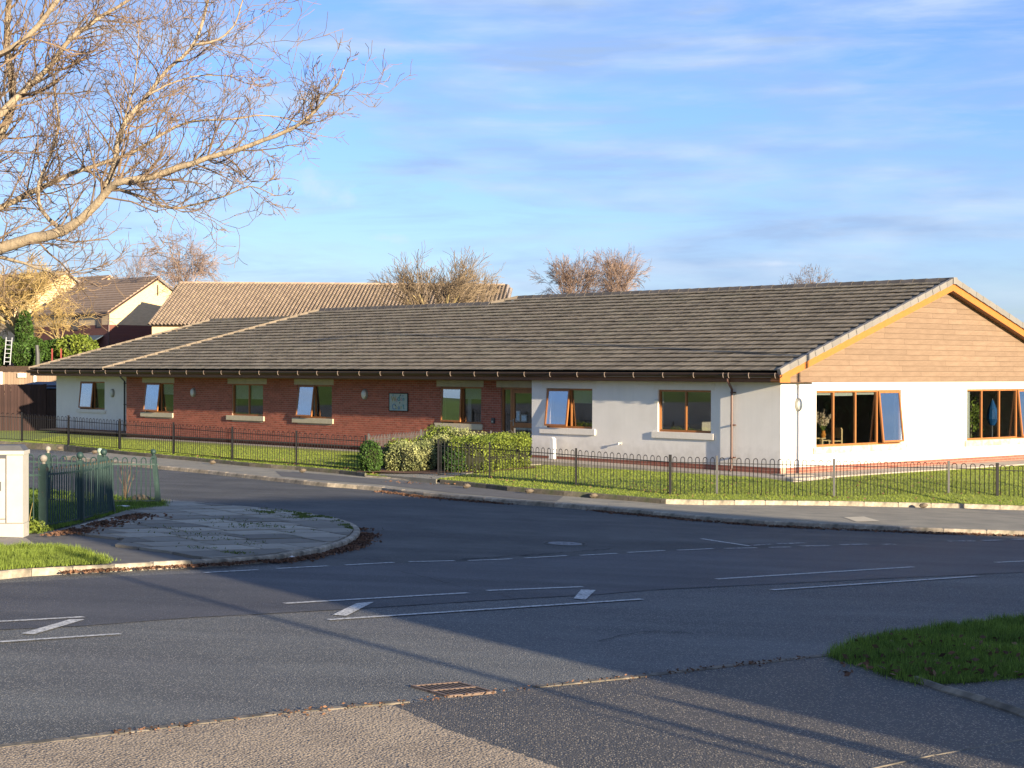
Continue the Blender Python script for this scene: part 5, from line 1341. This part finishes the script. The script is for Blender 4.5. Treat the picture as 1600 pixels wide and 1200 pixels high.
# soil beds
q = MB(); pz = [(cents[0][0] - .5, cents[0][1] - .45), (cents[0][0] + .35, cents[0][1] - .6), (cents[4][0] + .75, cents[4][1] - .5), (cents[4][0] + .6, cents[4][1] + .6), (cents[0][0] - .5, cents[0][1] + .5)]
q.poly([Vector((a, b, lawn_z(a, b) + .03)) for a, b in pz]); tag(q.obj('hedge_bed', M['mulch']), kind='structure')
q = MB(); pz = [(A_.x - .3, A_.y + .1), (A_.x + 1.8, A_.y - .1), (A_.x + 3.4, A_.y + 1.3), (-.6, 53.2), (-3, 55.2)]
q.poly([Vector((a, b, lawn_z(a, b) + .035)) for a, b in pz]); tag(q.obj('hedge_bed', M['mulch']), kind='structure')

# ------------------------------------------------------------------ TREES
def grow(mbs, p, d, L, r, lvl, maxl, rg, spread=.75, nch=4, seg=4, up=.15, droop=0.0, wig=.18, taper=.45, lr=.62, minr=.004, out=None):
    pts = [p.copy()]; rad = [r]; dd = d.normalized()
    for i in range(seg):
        dd = (dd + Vector((rg.gauss(0, wig), rg.gauss(0, wig), rg.gauss(0, wig) + up * .25 - droop * (lvl / max(1, maxl)))))
        dd.normalize(); p = p + dd * L / seg; pts.append(p.copy()); rad.append(max(minr, r * (1 - (1 - taper) * (i + 1) / seg)))
    mbs[min(lvl, len(mbs) - 1)].tube(pts, rad, 6 if lvl == 0 else (5 if lvl == 1 else 3), cap=False)
    if out is not None and lvl == maxl: out.append(pts[-1])
    if lvl >= maxl: return
    for k in range(nch):
        t = rg.uniform(.25, 1.0) if k else 1.0
        i = min(seg - 1, int(t * seg)); q_ = pts[i].lerp(pts[i + 1], t * seg - i) if i < seg else pts[-1]
        ax = Vector((rg.gauss(0, 1), rg.gauss(0, 1), rg.gauss(0, 1))).cross(dd).normalized()
        nd = (dd * (1 - spread * .4) + ax * spread * rg.uniform(.5, 1.1)).normalized()
        grow(mbs, q_, nd, L * lr * rg.uniform(.7, 1.15), max(minr, rad[i] * rg.uniform(.5, .7)), lvl + 1, maxl, rg, spread, nch, max(2, seg - 1) if lvl else seg, up, droop, wig, taper, lr, minr, out)
def bare_tree(name, base, H, r, label, m_trunk, m_twig, seed, levels=4, nch=5, spread=.7, up=.3, droop=0, lr=.66, trunk=.35, minr=.008, cat='tree', n0=5, fan=.5, group=None, W=None):
    rg = random.Random(seed); root = empty(name, base, label=label, cat=cat, group=group)
    tm = MB(); top = Vector((rg.uniform(-.1, .1) * H * .2, 0, H * trunk)); tm.tube([(0, 0, -.5), top * .5, top], [r, r * .85, r * .7], 8)
    mbs = [tm, MB(), MB()]
    for k in range(n0):
        a = 2 * math.pi * k / n0 + rg.uniform(-.4, .4); d = Vector((math.cos(a) * fan, math.sin(a) * fan, 1)) if k else Vector((0, 0, 1))
        grow(mbs[1:] + [mbs[2]], top * rg.uniform(.75, 1), d, H * (1 - trunk) * .5, r * .5, 0, levels - 1, rg, spread, nch, 4, up, droop, .13, .5, lr, minr)
    al = np.array(tm.v + mbs[1].v + mbs[2].v); fz = H / np.percentile(al[:, 2], 99.8); fx = 1 if W is None else W / np.percentile(np.abs(al[:, 0]), 97)
    for b_ in (tm, mbs[1], mbs[2]): b_.v = [(x * fx, y * fx, z * fz) for x, y, z in b_.v]
    tm.obj('trunk', m_trunk, root); mbs[1].obj('limbs', m_trunk, root); o = mbs[2].obj('crown', m_twig, root); o['kind'] = 'stuff'
    return root

# the big bare tree whose limbs hang in from the left
TY = 20.0
big = empty('bare_tree', (-7.9, TY, zr(-7.9, TY)), label='big leafless tree whose sunlit limbs reach in from the upper left', cat='tree')
BO = Vector(big.location)
tm = MB(); tm.tube([Vector((0, 0, -.3)), Vector((0, 0, 1.5)), Vector((.05, .1, 3.2)), Vector((.1, .1, 5.2)), Vector((.2, 0, 8))], [.30, .24, .21, .17, .10], 12); tm.obj('trunk', M['bark'], big)
limbs = [
    ([(-240, 470), (-120, 425), (0, 388), (55, 372), (100, 360), (140, 330), (168, 298), (186, 285), (240, 275), (300, 255), (370, 235), (430, 212), (472, 192), (505, 158), (528, 130), (538, 108)], .082, .006, 20.0, -1.2),
    ([(160, 305), (178, 258), (186, 215), (200, 185), (230, 150), (262, 108), (296, 78), (318, 30), (330, -30), (340, -90)], .040, .012, 19.8, 1.0),
    ([(-200, 330), (-60, 250), (0, 180), (30, 148), (72, 110), (110, 62), (150, 32), (200, 0), (260, -50)], .060, .014, 20.6, 0.5),
    ([(-200, 420), (-80, 360), (0, 325), (60, 295), (110, 272), (160, 255), (210, 236), (262, 205), (300, 190), (360, 186), (420, 180), (462, 190)], .045, .006, 20.8, 1.2),
    ([(175, 293), (220, 307), (268, 325), (310, 318), (352, 306), (392, 292), (428, 305)], .020, .005, 20.0, -.6),
    ([(-100, 300), (-20, 240), (20, 160), (10, 60), (20, -60)], .07, .03, 21.2, .3),
    ([(-150, 200), (-40, 110), (40, 60), (90, 0), (120, -60)], .05, .02, 19.4, -.4),
    ([(300, 72), (340, 62), (366, 40), (376, 10), (392, -40)], .016, .006, 19.8, .2),
    ([(230, 150), (262, 132), (300, 120), (340, 118), (398, 122)], .014, .004, 19.9, .5),
    ([(100, 362), (66, 330), (60, 290), (80, 240), (92, 190), (84, 130), (100, 70)], .030, .008, 20.4, .8),
    ([(190, 200), (206, 150), (214, 96), (216, 44)], .012, .004, 19.7, -.3),
    ([(-150, 440), (-40, 400), (40, 412), (90, 428), (140, 420)], .03, .005, 20.2, -.6),
]
rg = random.Random(21); tw = [MB(), MB(), MB()]
for pix, r0, r1, Y0, dY in limbs:
    n = len(pix); P = [at(p, q_, Y0 + dY * i / n) - BO for i, (p, q_) in enumerate(pix)]
    F_ = []
    for i in range(n - 1):
        a, b, c_, d_ = P[max(i - 1, 0)], P[i], P[i + 1], P[min(i + 2, n - 1)]
        for k in range(3):
            t = k / 3; F_.append(0.5 * ((2 * b) + (c_ - a) * t + (2 * a - 5 * b + 4 * c_ - d_) * t * t + (3 * b - a - 3 * c_ + d_) * t ** 3))
    F_.append(P[-1]); m_ = len(F_); rr = [r0 + (r1 - r0) * (i / (m_ - 1)) ** .8 for i in range(m_)]
    lm = MB(); lm.tube([p + Vector((rg.gauss(0, .004), rg.gauss(0, .004), rg.gauss(0, .004))) for p in F_], rr, 8); lm.obj('limb', M['bark'], big, smooth=True)
    tot = sum((F_[i + 1] - F_[i]).length for i in range(m_ - 1)); cnt = int(tot * 11)
    for k in range(cnt):
        i = rg.randrange(1, m_ - 1); pth_ = F_[i]; d = (F_[i + 1] - F_[i - 1]).normalized()
        ax = Vector((rg.gauss(0, .8), rg.gauss(0, 1), rg.gauss(.15, 1))).cross(d).normalized()
        nd = (d * .75 + ax * rg.uniform(.5, 1.0)).normalized()
        L = rg.uniform(.35, 1.1) * (1 - .45 * i / m_)
        grow(tw, pth_, nd, L, max(.0045, min(.013, rr[i] * .35)), 0, 2, rg, .8, 4, 4, .35, 0, .2, .5, .55, .003)
    grow(tw, F_[-1], (F_[-1] - F_[-3]).normalized(), .16, .006, 0, 2, rg, .7, 4, 3, .4, 0, .2, .5, .6, .003)
for t_m in (tw[0], tw[1], tw[2]): o = t_m.obj('twigs', M['twig'], big); o['kind'] = 'stuff'

# trees beyond the building
def tree_at(px, ybase, ytop, Y, **k):
    b = at(px, ybase, Y); s = F / Y; H = (ybase - ytop) / s; return b, H
b, H = tree_at(285, 560, 346, 170); bare_tree('birch_tree', b, H, .22, 'tall drooping birch rising behind the yellow gable house', M['birch'], M['twig_red'], 3, 5, 5, .5, .25, .30, .66, .30, .014, n0=5, fan=.30, W=3.2)
b, H = tree_at(213, 560, 384, 185); bare_tree('birch_tree', b, H, .15, 'slim small birch left of the tall drooping birch', M['birch'], M['twig_red'], 5, 5, 5, .5, .3, .12, .62, .35, .013, n0=4, fan=.3, W=2.0)
b, H = tree_at(688, 560, 391, 115); bare_tree('bare_tree', b, H, .18, 'wide bare tree in front of the long pantile roof', M['moss_bark'], M['twig_brown'], 8, 4, 6, .65, .35, 0, .62, .22, .010, n0=9, fan=.75, W=3.7)
b, H = tree_at(738, 560, 408, 122); bare_tree('bare_tree', b, H, .14, 'shorter bare tree right of the wide one', M['moss_bark'], M['twig_brown'], 12, 4, 6, .7, .3, 0, .64, .2, .010, n0=7, fan=.7, W=2.0)
b, H = tree_at(892, 560, 395, 175); bare_tree('birch_tree', b, H, .2, 'rounded pinkish birch behind the middle of the roof', M['birch'], M['twig_red'], 15, 5, 5, .5, .35, .18, .66, .32, .013, n0=7, fan=.38, W=2.8)
b, H = tree_at(970, 560, 389, 175); bare_tree('birch_tree', b, H, .2, 'pale-stemmed birch right of the rounded pinkish birch', M['birch'], M['twig_red'], 19, 5, 5, .5, .35, .14, .66, .32, .013, n0=6, fan=.35, W=2.2)
b, H = tree_at(1262, 560, 414, 140); bare_tree('bare_tree', b, H, .13, 'sparse bare treetop showing over the ridge at the right', M['twig'], M['twig'], 23, 5, 4, .75, .3, 0, .62, .35, .009, n0=7, fan=.9, W=2.4)
b, H = tree_at(28, 560, 400, 100); bare_tree('bare_tree', b, H, .22, 'leafless pale-branched tree above the ivy at the left edge', M['moss_bark'], M['twig_ochre'], 29, 5, 5, .8, .25, 0, .66, .25, .009, n0=7, fan=.8, W=3.0)
b, H = tree_at(92, 548, 450, 102); bare_tree('bare_tree', b, H, .10, 'ochre-twigged shrubby tree in front of the yellow gable house', M['moss_bark'], M['twig_ochre'], 31, 5, 4, .9, .2, 0, .68, .15, .007, n0=6, fan=1.2, W=1.9)

# ------------------------------------------------------------------ BEHIND, LEFT: bank, fences, hedge, houses
bk = MB()
def bz(x, y): return -.2 + (3.0) * min(max((y - 92.5) / 4.5, 0), 1)
X0 = np.linspace(-90, 90, 61); Yb = [91, 92.5, 93.5, 95, 97, 105, 130, 200, 420]
for a, b in zip(X0[:-1], X0[1:]):
    for c, d in zip(Yb[:-1], Yb[1:]): bk.quad((a, c, bz(a, c) - .3 * (c == 91)), (b, c, bz(b, c) - .3 * (c == 91)), (b, d, bz(b, d)), (a, d, bz(a, d)))
tag(bk.obj('rear_ground', M['soil']), kind='structure')
# larch-lap fence in the sun
def board_fence(name, xa, xb, Y, z0, z1, wd, m, label, posts=(), pm='white', cap=False, dy=0.0):
    r_ = empty(name, (xa, Y, z0), label=label, cat='fence')
    q = MB(); q.bbox(0.004, wd - .004, 0, .02, 0, z1 - z0, .004); me = q.mesh('board', m); x = 0; k = 0
    while x < xb - xa:
        link('board', me, r_, (x, dy * x + (.012 if k % 2 else 0), rng.uniform(-.015, .01)), (0, 0, math.atan(dy))); x += wd; k += 1
    q = MB(); q.box(0, xb - xa, .03, .07, .3, .38); q.box(0, xb - xa, .03, .07, z1 - z0 - .4, z1 - z0 - .32); 
    if dy: q.v = [(a, b + dy * a, c) for a, b, c in q.v]
    q.obj('rail', m, r_)
    for p in posts: q = MB(); q.box(-.06, .06, -.06, .06, -.2, z1 - z0 + .02); q.obj('post', M[pm], r_, (p - xa, dy * (p - xa) - .02, 0))
    return r_
sL = F / 90
lf0 = at(-70, 604, 90); lf1 = at(95, 604, 90)
board_fence('timber_fence', lf0.x, lf1.x + 1.0, 90, -.3, at(40, 581.5, 90).z, .14, M['timber'], 'sunlit pale timber board fence behind the dark fence', posts=(at(2, 590, 90).x, at(55, 590, 90).x))
sg = at(34.5, 586.5, 89.9); q = MB(); q.box(-.22, .22, -.01, .01, -.11, .11); tag(q.obj('fence_sign', M['lamp_white'], loc=(sg.x, 89.88, sg.z)), 'small pale rectangular sign fixed to the timber fence', 'sign')
ca0 = BM @ Vector((-U_WE, WNG, 0))
df0 = at(-60, 600, 80.5)
df = empty('dark_fence', (df0.x, ca0.y + 1.5, -.3), label='dark brown close-boarded fence joining the white end wall', cat='fence')
zt_ = at(30, 600.5, ca0.y + 1.5).z + .3
q = MB(); q.bbox(.004, .146, 0, .02, 0, zt_, .004); me = q.mesh('board', M['timber_dark']); x = 0; k = 0
xg = at(68, 620, ca0.y + 1.5).x - df0.x
while x < xg: link('board', me, df, (x, .012 * (k % 2), rng.uniform(-.01, .01))); x += .15; k += 1
q = MB(); q.box(0, xg, .03, .08, .4, .5); q.box(0, xg, .03, .08, zt_ - .4, zt_ - .3); q.obj('rail', M['timber_dark'], df)
q = MB(); q.box(xg, xg + .12, -.04, .09, 0, zt_ + .02); q.obj('post', M['timber_dark'], df)
gt = empty('side_gate', (df0.x + xg + .12, ca0.y + 1.5, -.3), label='dark timber gate between the dark fence and the white wall', cat='gate')
ztg = at(78, 609, ca0.y + 1.5).z + .3; wg = ca0.x - (df0.x + xg + .12) - .02
q = MB(); q.bbox(.003, wg / 5 - .003, 0, .02, 0.05, ztg, .003); me = q.mesh('board', M['timber_dark'])
for k in range(5): link('board', me, gt, (k * wg / 5, .01 * (k % 2), 0))
q = MB(); q.box(wg * .55, wg * .95, -.02, -.002, ztg - .42, ztg - .36); q.obj('latch', M['grey_metal'], gt)
# flat felt roof of the shed
sh = at(66, 600, 84); shr = empty('shed', (sh.x, 84.5, -.3), label='low shed with blue-grey felt roof behind the dark fence', cat='shed')
zs = at(66, 598, 84).z + .3
q = MB(); q.box(-1.3, 1.6, -.6, 1.6, 0, zs - .12); q.obj('wall', M['timber_dark'], shr)
q = MB(); q.add([(-1.5, -.9, zs - .22), (1.8, -.9, zs - .22), (1.6, 1.8, zs + .03), (-.9, 1.8, zs + .03), (-1.5, -.9, zs - .28), (1.8, -.9, zs - .28), (1.6, 1.8, zs - .03), (-.9, 1.8, zs - .03)], [(0, 1, 2, 3), (0, 4, 5, 1), (1, 5, 6, 2), (2, 6, 7, 3), (3, 7, 4, 0), (4, 7, 6, 5)]); q.obj('roof', M['felt'], shr)
# bushes and ivy
def bush(px, py, Y, rx, ry, rz_, n, size, m, label, name='bush', cat='bush'):
    c = at(px, py, Y); return hedge(name, [tuple(c)], [(rx, ry, rz_)], n, size, M[m], label, cat)
bush(118, 545, 99, 1.2, 1.2, .75, 2600, .10, 'leaf_hedge', 'bright green bush behind the hip of the wing roof')
bush(90, 549, 99.5, .95, 1.0, .65, 2200, .10, 'leaf_green', 'mid-green bush between the stump and the bright bush')
c1 = at(38, 520, 98); c2 = at(36, 552, 98); c3 = at(55, 548, 98.5)
hedge('ivy', [tuple(c1), tuple(c2), tuple(c3)], [(.45, .5, 1.2), (.8, .7, .75), (.7, .6, .7)], 7000, .085, M['leaf_green'], 'ivy column climbing the old trunk at the left', 'ivy')
bush(2, 552, 99, .5, .6, .8, 1500, .09, 'leaf_green', 'green bush behind the ladder at the left frame edge')
st_ = at(59, 568, 97); q = MB(); q.tube([Vector((0, 0, -.3)), Vector((0, 0, .5)), Vector((-.05, 0, 1.0))], [.13, .12, .10], 9); tag(q.obj('tree_stump', M['grey_metal'], loc=st_), 'grey weathered stump standing before the ivy', 'stump')
lad = at(11, 570, 96.5); lr_ = empty('ladder', lad, (R(-6), R(3), 0), 'aluminium ladder leaning into the ivy at the left edge', 'ladder')
for sx in (-.16, .16): q = MB(); q.box(sx - .018, sx + .018, -.03, .03, 0, 1.5); q.obj('stile', M['alu'], lr_)
for k in range(6): q = MB(); q.box(-.14, .14, -.015, .015, .15 + k * .23, .18 + k * .23); q.obj('rung', M['alu'], lr_)
for px, l in ((81.5, 'left'), (95.5, 'right')):
    p = at(px, 566, 97.5); q = MB(); q.box(-.035, .035, -.03, .03, -.2, .75); tag(q.obj('marker_post', M['red_post'], loc=p), '%s one of two thin dark-red posts before the bushes' % l, 'post', 'thin red posts before the bushes')

# houses
def house(name, apex_px, apex_py, Y, half, length, eave_drop, ground, label, mwall, mlow, rot=BR, rows=16, overhang=.25, split=None, mroof='house_tile', windows=()):
    """gable at local x=0 facing +x; ridge along -x"""
    a = at(apex_px, apex_py, Y); zt = a.z - ground
    h = empty(name, (a.x, a.y, ground), (0, 0, rot), label, 'house')
    ze = zt - eave_drop
    # walls
    sp = split - ground if split else 0
    q = MB()
    q.poly([(0, -half, sp), (0, half, sp), (0, half, ze), (0, 0, zt - .1), (0, -half, ze)]); q.quad((0, -half, sp), (0, -half, ze), (-length, -half, ze), (-length, -half, sp))
    q.quad((0, half, sp), (0, half, ze), (-length, half, ze), (-length, half, sp)); q.poly([(-length, -half, sp), (-length, half, sp), (-length, half, ze), (-length, 0, zt - .1), (-length, -half, ze)])
    # separate wall objects so brick pattern follows the face
    w1 = MB(); w1.poly([(-half, 0, sp), (half, 0, sp), (half, 0, ze), (0, 0, zt - .1), (-half, 0, ze)]); w1.obj('wall', mwall, h, (0, 0, 0), (0, 0, R(90)))
    w1 = MB(); w1.quad((-length, 0, sp), (0, 0, sp), (0, 0, ze), (-length, 0, ze)); w1.obj('wall', mwall, h, (0, -half, 0))
    w1 = MB(); w1.quad((-length, 0, sp), (0, 0, sp), (0, 0, ze), (-length, 0, ze)); w1.obj('wall', mwall, h, (0, half, 0))
    w1 = MB(); w1.poly([(-half, 0, sp), (half, 0, sp), (half, 0, ze), (0, 0, zt - .1), (-half, 0, ze)]); w1.obj('wall', mwall, h, (-length, 0, 0), (0, 0, R(90)))
    if sp > 0: q = MB(); q.box(-length - .01, .01, -half - .01, half + .01, -1, sp); q.obj('lower_wall', mlow, h)
    # roof with stepped courses
    rf = MB()
    for s_ in (-1, 1):
        oy = half + overhang; slope = (eave_drop) / half; zo = zt - slope * oy
        for i in range(rows):
            y0 = s_ * oy * (1 - i / rows); y1 = s_ * oy * (1 - (i + 1.06) / rows); z0 = zo + (zt - zo) * i / rows; z1 = zo + (zt - zo) * (i + 1) / rows
            rf.prism([(.3, y0, z0 - .02), (.3, y0, z0 + .14), (.3, y1, z1 + .03), (.3, y1, z1 - .02)], (-length - .6, 0, 0))
    ro = rf.obj('roof', M[mroof], h)
    n = int(length / .6)
    q = MB(); prof = [(0, -.18, -.1), (0, -.1, .04), (0, .1, .04), (0, .18, -.1)]; q.prism(prof, (-.58, 0, 0)); me = q.mesh('ridge_tile', M['house_tile'])
    for i in range(n + 1): link('ridge_tile', me, ro, (.3 - i * .6, 0, zt + .06))
    # verge boards
    for s_ in (-1, 1):
        q = MB(); oy = half + overhang; zo = zt - (eave_drop / half) * oy
        q.prism([(.3, 0, zt - .02), (.3, s_ * oy, zo - .02), (.3, s_ * oy, zo - .22), (.3, 0, zt - .22)], (.04, 0, 0)); q.obj('bargeboard', M['verge'] if s_ > 0 else M['gutter'], h)
    q = MB(); oy = half + overhang; zo = zt - (eave_drop / half) * oy; q.box(-length, .3, -oy - .1, -oy + .02, zo - .14, zo); q.obj('gutter', M['gutter'], h)
    for (x0, x1, z0, z1) in windows:
        q = MB(); q.box(x0, x1, -half - .05, -half - .01, z0, z1); wv = q.obj('window', M['gutter'], h)
        q = MB(); q.box(x0 + .1, x1 - .1, -half - .06, -half - .051, z0 + .1, z1 - .1); q.obj('pane', M['interior_dark'], wv)
    return h
h1 = house('brick_house', 245, 433, 168, 5.15, 14, 3.3, 2.6, 'buff and red brick house with a sunlit plain gable behind the wing roof', M['house_buff'], M['house_red'], split=at(245, 509, 168).z, rows=14, windows=((-2.1, -1.2, 3.9, 5.3), (-6.7, -5.4, 3.7, 5.3)))
q = MB(); q.tube([(.05, -5.1, 5.2), (.05, -5.17, .2)], .06, 8); q.obj('downpipe', M['pipe_brown'], h1)
q = MB(); q.prism([(-3.4, -6.8, 2.4), (-3.4, -5.2, 3.2), (-3.4, -5.2, 3.1), (-3.4, -6.8, 2.3)], (2.6, 0, 0)); q.obj('porch_roof', M['felt'], h1)
q = MB(); q.box(.0, .12, .02, .10, 7.0, 8.0); q.obj('gable_vent', M['gutter'], h1)
house('brick_house', 101, 424, 188, 5.8, 14, 3.6, 2.6, 'buff brick house with a pale gable at the far left', M['house_buff'], M['house_red'], split=5.0, rows=14)
house('brick_house', 170, 431, 215, 5.5, 14, 2.6, 2.6, 'distant brown-roofed house between the two buff gable houses', M['house_buff'], M['house_red'], split=5.0, rows=10)
# long pantile-roofed block
rl = at(281, 442.5, 160); rr_ = at(792, 446, 160); el = at(262, 508, 150)
blk = empty('long_block', (rl.x, 150, 2.6), label='long block with a brown pantile roof behind the bungalow', cat='building')
Lb = rr_.x - rl.x; zr_ = rl.z - 2.6; ze_ = el.z - 2.6; dz_ = (rr_.z - rl.z)
q = MB(); q.box(-.6, Lb - .5, .6, 19.4, -1, ze_); q.obj('wall', M['house_buff'], blk)
q = MB(); q.poly([(-.6, .6, ze_), (-.6, 19.4, ze_), (-.3, 10, zr_ - .1)]); q.obj('gable', M['house_buff'], blk)
# pantile ribs
V = []; Fs = []; pit = .33; nrib = int(Lb / pit); nrow = 26; k0 = 0
prof = [(0, .0), (.05, .08), (.12, .11), (.19, .08), (.26, .0), (.33, -.012)]
for r_ in range(nrow):
    t0, t1 = r_ / nrow, (r_ + 1.05) / nrow
    ya, za = t0 * 10, ze_ + (zr_ - ze_) * t0; yb, zb = t1 * 10, ze_ + (zr_ - ze_) * t1
    for i in range(nrib + 2):
        x = -.9 * (1 - t0) + i * pit
        if x > Lb + .2: break
        dd_ = dz_ * x / Lb
        for (px_, pz_) in prof: V.append((x + px_, ya, za + pz_ + .018 + dd_))
        for (px_, pz_) in prof: V.append((x + px_, yb, zb + pz_ + dd_))
        for j in range(5): Fs.append((k0 + j, k0 + j + 1, k0 + 7 + j, k0 + 6 + j))
        k0 += 12
pr = link('roof', fast_mesh('roof', V, Fs, M['pantile']), blk)
q = MB(); q.quad((-.9, 0, ze_), (Lb, 0, ze_), (Lb, 10, zr_ - .05), (0, 10, zr_ - .05)); q.quad((-.9, 20, ze_), (Lb, 20, ze_), (Lb, 10, zr_), (0, 10, zr_)); q.obj('roof_underlay', M['tile_under'], blk)
q = MB(); q.prism([(0, -.15, -.08), (0, -.08, .09), (0, .08, .09), (0, .15, -.08)], (.44, 0, 0)); me = q.mesh('ridge_tile', M['house_tile'])
for i in range(int(Lb / .45)): link('ridge_tile', me, pr, (i * .45, 10, zr_ + .06 + dz_ * i * .45 / Lb))

# ------------------------------------------------------------------ OUT OF FRAME: what throws the shadows and stands in the reflections
pv_ = Vector((math.cos(R(SUN_AZ)), math.sin(R(SUN_AZ)), 0)); qv = Vector((-math.sin(R(SUN_AZ)), math.cos(R(SUN_AZ)), 0))
def PQ(p, q_): return pv_ * p + qv * q_
TE = math.tan(R(SUN_EL))
oh = empty('brick_house', PQ(10.35, -9) + Vector((0, 0, -.8)), (0, 0, math.atan2(pv_.y, pv_.x)), 'two-storey red brick house just out of frame at the right, throwing the big shadow', 'house')
hr = (40.5 + 9) * TE + .8 - .5; wdh = 19; dep = 8
q = MB(); q.box(0, wdh, 0, -dep, -1.5, hr - 3.6); q.obj('wall', M['house_red'], oh)
q = MB(); q.add([(0, 0, hr - 3.6), (wdh, 0, hr - 3.6), (wdh, -dep, hr - 3.6), (0, -dep, hr - 3.6), (0.0, -dep / 2, hr), (wdh - 6.5, -dep / 2, hr)], [(0, 1, 5, 4), (1, 2, 5), (2, 3, 4, 5), (3, 0, 4)]); q.obj('roof', M['house_tile'], oh)
for k in range(4):
    for zf in (1.0, 3.7):
        q = MB(); q.box(1.6 + k * 4.4, 3.0 + k * 4.4, .0, .06, zf, zf + 1.2); wv = q.obj('window', M['white'], oh); q = MB(); q.box(1.7 + k * 4.4, 2.9 + k * 4.4, .061, .07, zf + .1, zf + 1.1); q.obj('pane', M['interior_dark'], wv)
def lamp_post(p, zt, label, arm=None):
    r_ = empty('street_lamp', (p.x, p.y, zr(p.x, p.y)), label=label, cat='street lamp'); h = zt - zr(p.x, p.y)
    q = MB(); q.cyl(0, 0, -.3, 1.4, .09, .08, 10); q.cyl(0, 0, 1.4, h, .075, .06, 10); q.obj('column', M['grey_metal'], r_)
    a = arm or Vector((-.6, .8, 0)); q = MB(); q.tube([(0, 0, h - .05), Vector((0, 0, h + .05)) + a * .5, Vector((0, 0, h + .08)) + a], .03, 6); q.obj('bracket_arm', M['grey_metal'], r_)
    q = MB(); q.bbox(-.35, .35, -.13, .13, -.06, .08, .03); q.obj('lantern', M['grey_metal'], r_, Vector((0, 0, h + .08)) + a * 1.25, (0, 0, math.atan2(a.y, a.x)))
gp0 = BM @ Vector((0, vg_(1246.5), 0)); lp = gp0 + Vector((math.sin(R(SUN_AZ)), -math.cos(R(SUN_AZ)), 0)) * 12.5
lamp_post(lp, 3.95 + 35.3 * TE, 'tall street lamp out of frame whose shadow crosses the gable and roof', arm=Vector((-.95, -.1, 0)))
l2 = PQ(9.1, -7); lamp_post(l2, (21.8 + 7) * TE + zr(-5.4, 22.5), 'street lamp behind the camera whose shadow crosses the road')
# bare tree behind camera: streaky shadows on the apron
tb_ = PQ(9.80, -2); bt = empty('bare_tree', (tb_.x, tb_.y, zr(tb_.x, tb_.y)), label='young leafless tree beside the camera shading the near apron', cat='tree')
q = MB()
q.tube([(0, 0, -.3), (.02, 0, .9), (0, 0, 1.7), pv_ * .03 + Vector((0, 0, 2.35)), pv_ * -.02 + Vector((0, 0, 2.75))], [.17, .16, .15, .12, .02], 8)
q.tube([(0, 0, .6), pv_ * -.5 + Vector((0, 0, 1.1)), pv_ * -.85 + Vector((0, 0, 1.6)), pv_ * -.95 + Vector((0, 0, 2.3)), pv_ * -1.0 + Vector((0, 0, 2.8))], [.06, .055, .05, .04, .01], 8)
q.obj('limbs', M['bark'], bt)
tb2 = PQ(6.3, -2); q = MB(); q.tube([(0, 0, -.3), (.02, 0, 1.2), pv_ * .05 + Vector((0, 0, 2.5))], [.05, .045, .012], 7); tag(q.obj('sapling', M['bark'], loc=(tb2.x, tb2.y, zr(tb2.x, tb2.y))), 'thin young sapling beside the camera', 'tree')
# grassy bank with trees to the left, seen only in the windows
V = []; Fs = []; xx_ = np.linspace(-38, -110, 19); yy_ = np.linspace(20, 88, 18)
for a in xx_:
    for b in yy_: V.append((a, b, -0.6 + 5.4 * min(1, (-38 - a) / 22) * min(1, max(0, (94 - b) / 6)) + .35 * mnoise.noise(Vector((a * .1, b * .1, 0)))))
for i in range(18):
    for j in range(17): a = i * 18 + j; Fs.append((a, a + 1, a + 19, a + 18))
tag(link('grass_bank', fast_mesh('grass_bank', V, Fs, M['bank_green'], True)), kind='structure')
# dark hedgerow out of frame right (added to darken the gable window reflections)
hz = MB()
hedge('hedgerow', [(46 + k * 1.2, 46 + k * 5.0, .6) for k in range(7)], [(2.0, 3.2, 2.6)] * 7, 9000, .16, M['leaf_dark'], 'tall dark hedgerow added out of frame to be reflected in the gable windows')
